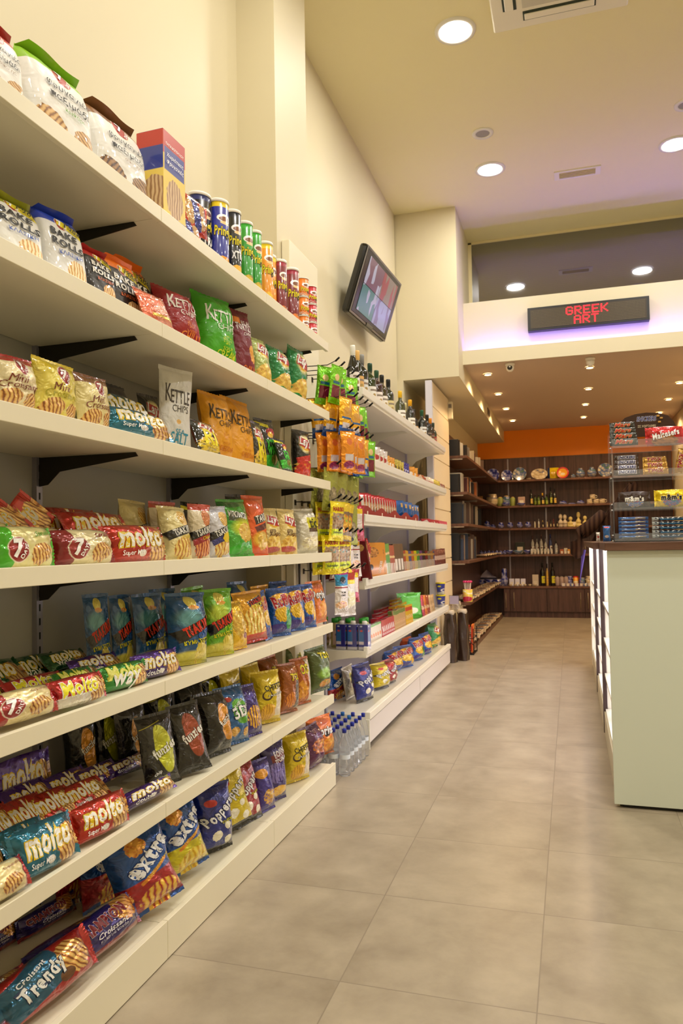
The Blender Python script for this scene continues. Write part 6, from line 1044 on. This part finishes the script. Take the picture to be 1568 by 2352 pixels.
for k, (z, X, ya, yb, n) in enumerate(((1.137, -1.39, 11.6, 13.7, 9), (.602, -1.40, 9.95, 13.8, 17), (.064, -1.38, 9.75, 13.6, 17))):
    nm = ['fourth left back shelf', 'fifth left back shelf', 'floor level left back shelf'][k]
    for i in range(n): flat(ya+(yb-ya)*i/(n-1), z+.002*(i % 2)+.012, X+.01*(i % 3), i, '%s folded newspaper from the near end on the %s' % ((ORD+['thirteenth', 'fourteenth', 'fifteenth', 'sixteenth', 'seventeenth'])[i], nm), 'newspapers laid along the '+nm, rz=rnd.uniform(-.08, .08))
# lollipop tub, price card, wire rack, bags on the floor
a = P(1047, 1378, Y=9.75); t = MB().lathe([(.06, 0), (.065, .01), (.065, .16), (.06, .165)], 18, hscale=6).build('lollipop_tub', foil('pink tub', '#e05088', [('c', .5, .5, .6, .6, ('#e05088', '#f0e040', '#f4ecf0')), ('e', .5, .25, .2, .2, '#c02048')], 1, crinkle=0, metal=0), None, True); t.location = (-1.30, 9.80, .602); tag(t, 'pink and yellow lollipop tub at the near end of the newspaper shelf', 'lollipop tub')
for i in range(9):
    q = 2*PI*i/9; r_ = .035; MB().tube([(r_*math.cos(q), r_*math.sin(q), .15), (r_*1.3*math.cos(q), r_*1.3*math.sin(q), .25)], .003, 6).build('lollipop_stick', white, t); MB().lathe([(.002, -.016), (.014, -.008), (.016, 0), (.014, .008), (.002, .016)], 10, c=(r_*1.35*math.cos(q), r_*1.35*math.sin(q), .26)).build('lollipop_head', mat('pink lollipop', '#d83878', .25), t, True)
a = P(1027, 1385, Y=8.75)
t = MB().box((-.05, -.003, 0), (.05, .003, .09)).build('price_card', mat('lilac grey card', '#a898a8', .5)); t.location = (X2+.01+.055, 8.36, .69); MB().tube([(-.054, -.004, -.02), (-.054, -.004, .096), (.054, -.004, .096), (.054, -.004, -.02)], .003, 6).build('wire_frame', blackm, t); t.rotation_euler = (0, 0, R(10)); tag(t, 'small lilac card in a black wire frame at the shelf corner', 'price card')
t = empty('newspaper_rack', (-1.30, 9.42, 0)); tag(t, 'black wire newspaper rack standing on the floor by the back shelves', 'newspaper rack')
m = MB(); fr_ = [(-.13, -.17), (.13, -.17), (.13, .17), (-.13, .17)]
for x, y in fr_: m.tube([(x, y, 0), (x, y, .32 if x > 0 else .45)], .006, 6)
for z in (.01, .2): m.tube([fr_[0]+(z,), fr_[1]+(z,), fr_[2]+(z,), fr_[3]+(z,), fr_[0]+(z,)], .005, 6)
m.tube([(-.13, -.17, .40), (.13, -.17, .12)], .005, 6); m.tube([(-.13, -.17, .22), (.13, -.17, .0)], .005, 6); m.build('wire_frame', blackm, t); MB().box((-.13, -.17, .002), (.13, .17, .014)).build('base', blackm, t)
for i, (x, y, h, c, ds) in enumerate(((-.1, -.09, .42, '#b8bcb8', 'grey white'), (-.075, -.09, .42, '#c4c8c0', 'silver grey'), (-.05, -.08, .43, '#c8c838', 'yellow edged'), (.0, 0, .40, '#d8a070', 'sand brown'), (.045, -.10, .33, '#d84828', 'red and orange'), (.095, -.04, .34, '#e07830', 'bright orange'))):
    o = MB().box((-.010, -.05, 0), (.010, .10, h)).build('newspaper', mat('paper '+c, c, .5)); o.location = (-1.30+x, 9.42+y, .018); o.rotation_euler = (0, R(2), 0); MB().box((-.007, -.052, .02), (.007, -.05, h-.02)).build('printed_spine', mat('spine print %d' % i, ['#5c6880', '#687078', '#3c8070', '#a06038', '#e8c030', '#c83020'][i], .5), o); tag(o, ds+' folded newspaper standing in the black wire rack', 'newspaper')
clearbag = mat('crinkled clear wrap', '#3a281e', .18, coat=.6, bump=.6, bscale=14)
for i, (x, y, h, r, ds) in enumerate(((-1.36, 8.66, .55, .075, 'dark wrapped bundle beside the shelf end'), (-1.24, 8.83, .55, .07, 'brown plastic wrapped bundle standing nearest the aisle'), (-1.34, 9.04, .62, .085, 'clear wrapped bundle with printed top behind the brown one'))):
    m = MB(); m.grid(lambda a, b: ((r*(1-.35*max(0, b-.75)*4*.5)*(1+.08*math.sin(a*31)+.05*math.sin(b*14+a*12)))*math.cos(a*2*PI), (r*(1+.08*math.sin(a*25+b*6)))*math.sin(a*2*PI), b*h*(1+.02*math.sin(a*19))), 40, 14)
    o = m.build('wrapped_bundle', clearbag if i < 2 else foil('printed wrap', '#a89880', [('c', .5, .5, .6, .6, ('#605078', '#c8b898', '#d0b060'))], 1, rough=.15, metal=0), None, True); o.location = (x, y, .002); MB().lathe([(.03, h*.9), (.06, h*1.02), (.05, h*1.08)], 12, capb=False).build('gathered_top', mat('pale gathered plastic', '#c8b8a0', .2, coat=.5), o, True); tag(o, ds, 'wrapped bundle')
# ================================================================ FINISH: let touching packs settle, then make labels single out
from mathutils.bvhtree import BVHTree
bpy.context.view_layer.update()
def tree(o):
    MW = Matrix.LocRotScale(o.location, o.rotation_euler, o.scale); v = [MW @ Vector(c) for c in vco(o.data)]; return BVHTree.FromPolygons(v, [tuple(p.vertices) for p in o.data.polygons]), v
bag = [o for o in ITEMS if o.type == 'MESH']; tr = {}
for it in range(9):
    info = {}
    for o in bag:
        if o.name not in tr: t_, v = tree(o); tr[o.name] = (t_, [min(c[i] for c in v) for i in range(3)], [max(c[i] for c in v) for i in range(3)])
    bag.sort(key=lambda o: tr[o.name][1][1]); hit = set(); pairs = []
    for i, a in enumerate(bag):
        ta, la, ha = tr[a.name]
        for b in bag[i+1:]:
            tb, lb, hb_ = tr[b.name]
            if lb[1] > ha[1]: break
            if la[0] > hb_[0] or lb[0] > ha[0] or la[2] > hb_[2] or lb[2] > ha[2]: continue
            if ta.overlap(tb): hit.add(a); hit.add(b); pairs.append((a, b))
    if not hit: break
    for o in hit: o.scale.y *= .9; o.scale.x *= .98; tr.pop(o.name)
    for a, b in pairs:
        d_ = a.location-b.location; d_.z = 0
        if d_.length < 1e-4: continue
        d_.normalize()
        for o, s__ in ((a, 1), (b, -1)):
            q = s__*d_*.003; o.location.y += q.y; o.location.x += min(q.x, 0) if not (o.location.x > 0) else 0
print('still touching', len(hit))
tops = [o for o in C.objects if o.parent is None and 'label' in o]
def px_(o): return proj(*o.location)[0]
for o in tops: o['label'] = ' '.join(o['label'].split())
by = {}
for o in tops:
    if o.get('group') and ('outside' in o['label']): continue
    by.setdefault(o['label'], []).append(o)
many = ORD+['thirteenth', 'fourteenth', 'fifteenth', 'sixteenth', 'seventeenth', 'eighteenth', 'nineteenth', 'twentieth']
for lab, os_ in by.items():
    if len(os_) < 2: continue
    if len(os_) > 20:
        for o in os_: o['group'] = o.get('group') or lab+'s'
        continue
    os_.sort(key=px_)
    for i, o in enumerate(os_):
        w_ = ('left' if i == 0 else 'right') if len(os_) == 2 else many[min(i, 19)]
        if not o.get('group'): o['group'] = lab+'s'
        o['label'] = (w_+' '+lab) if len(os_) == 2 else w_+' '+lab+' from the left' if len(lab.split()) < 13 else w_+' '+lab
for o in tops:
    if 'tmp' in o: del o['tmp']
    w_ = o['label'].split()
    if len(w_) > 16: print('LONG', len(w_), o['label'])
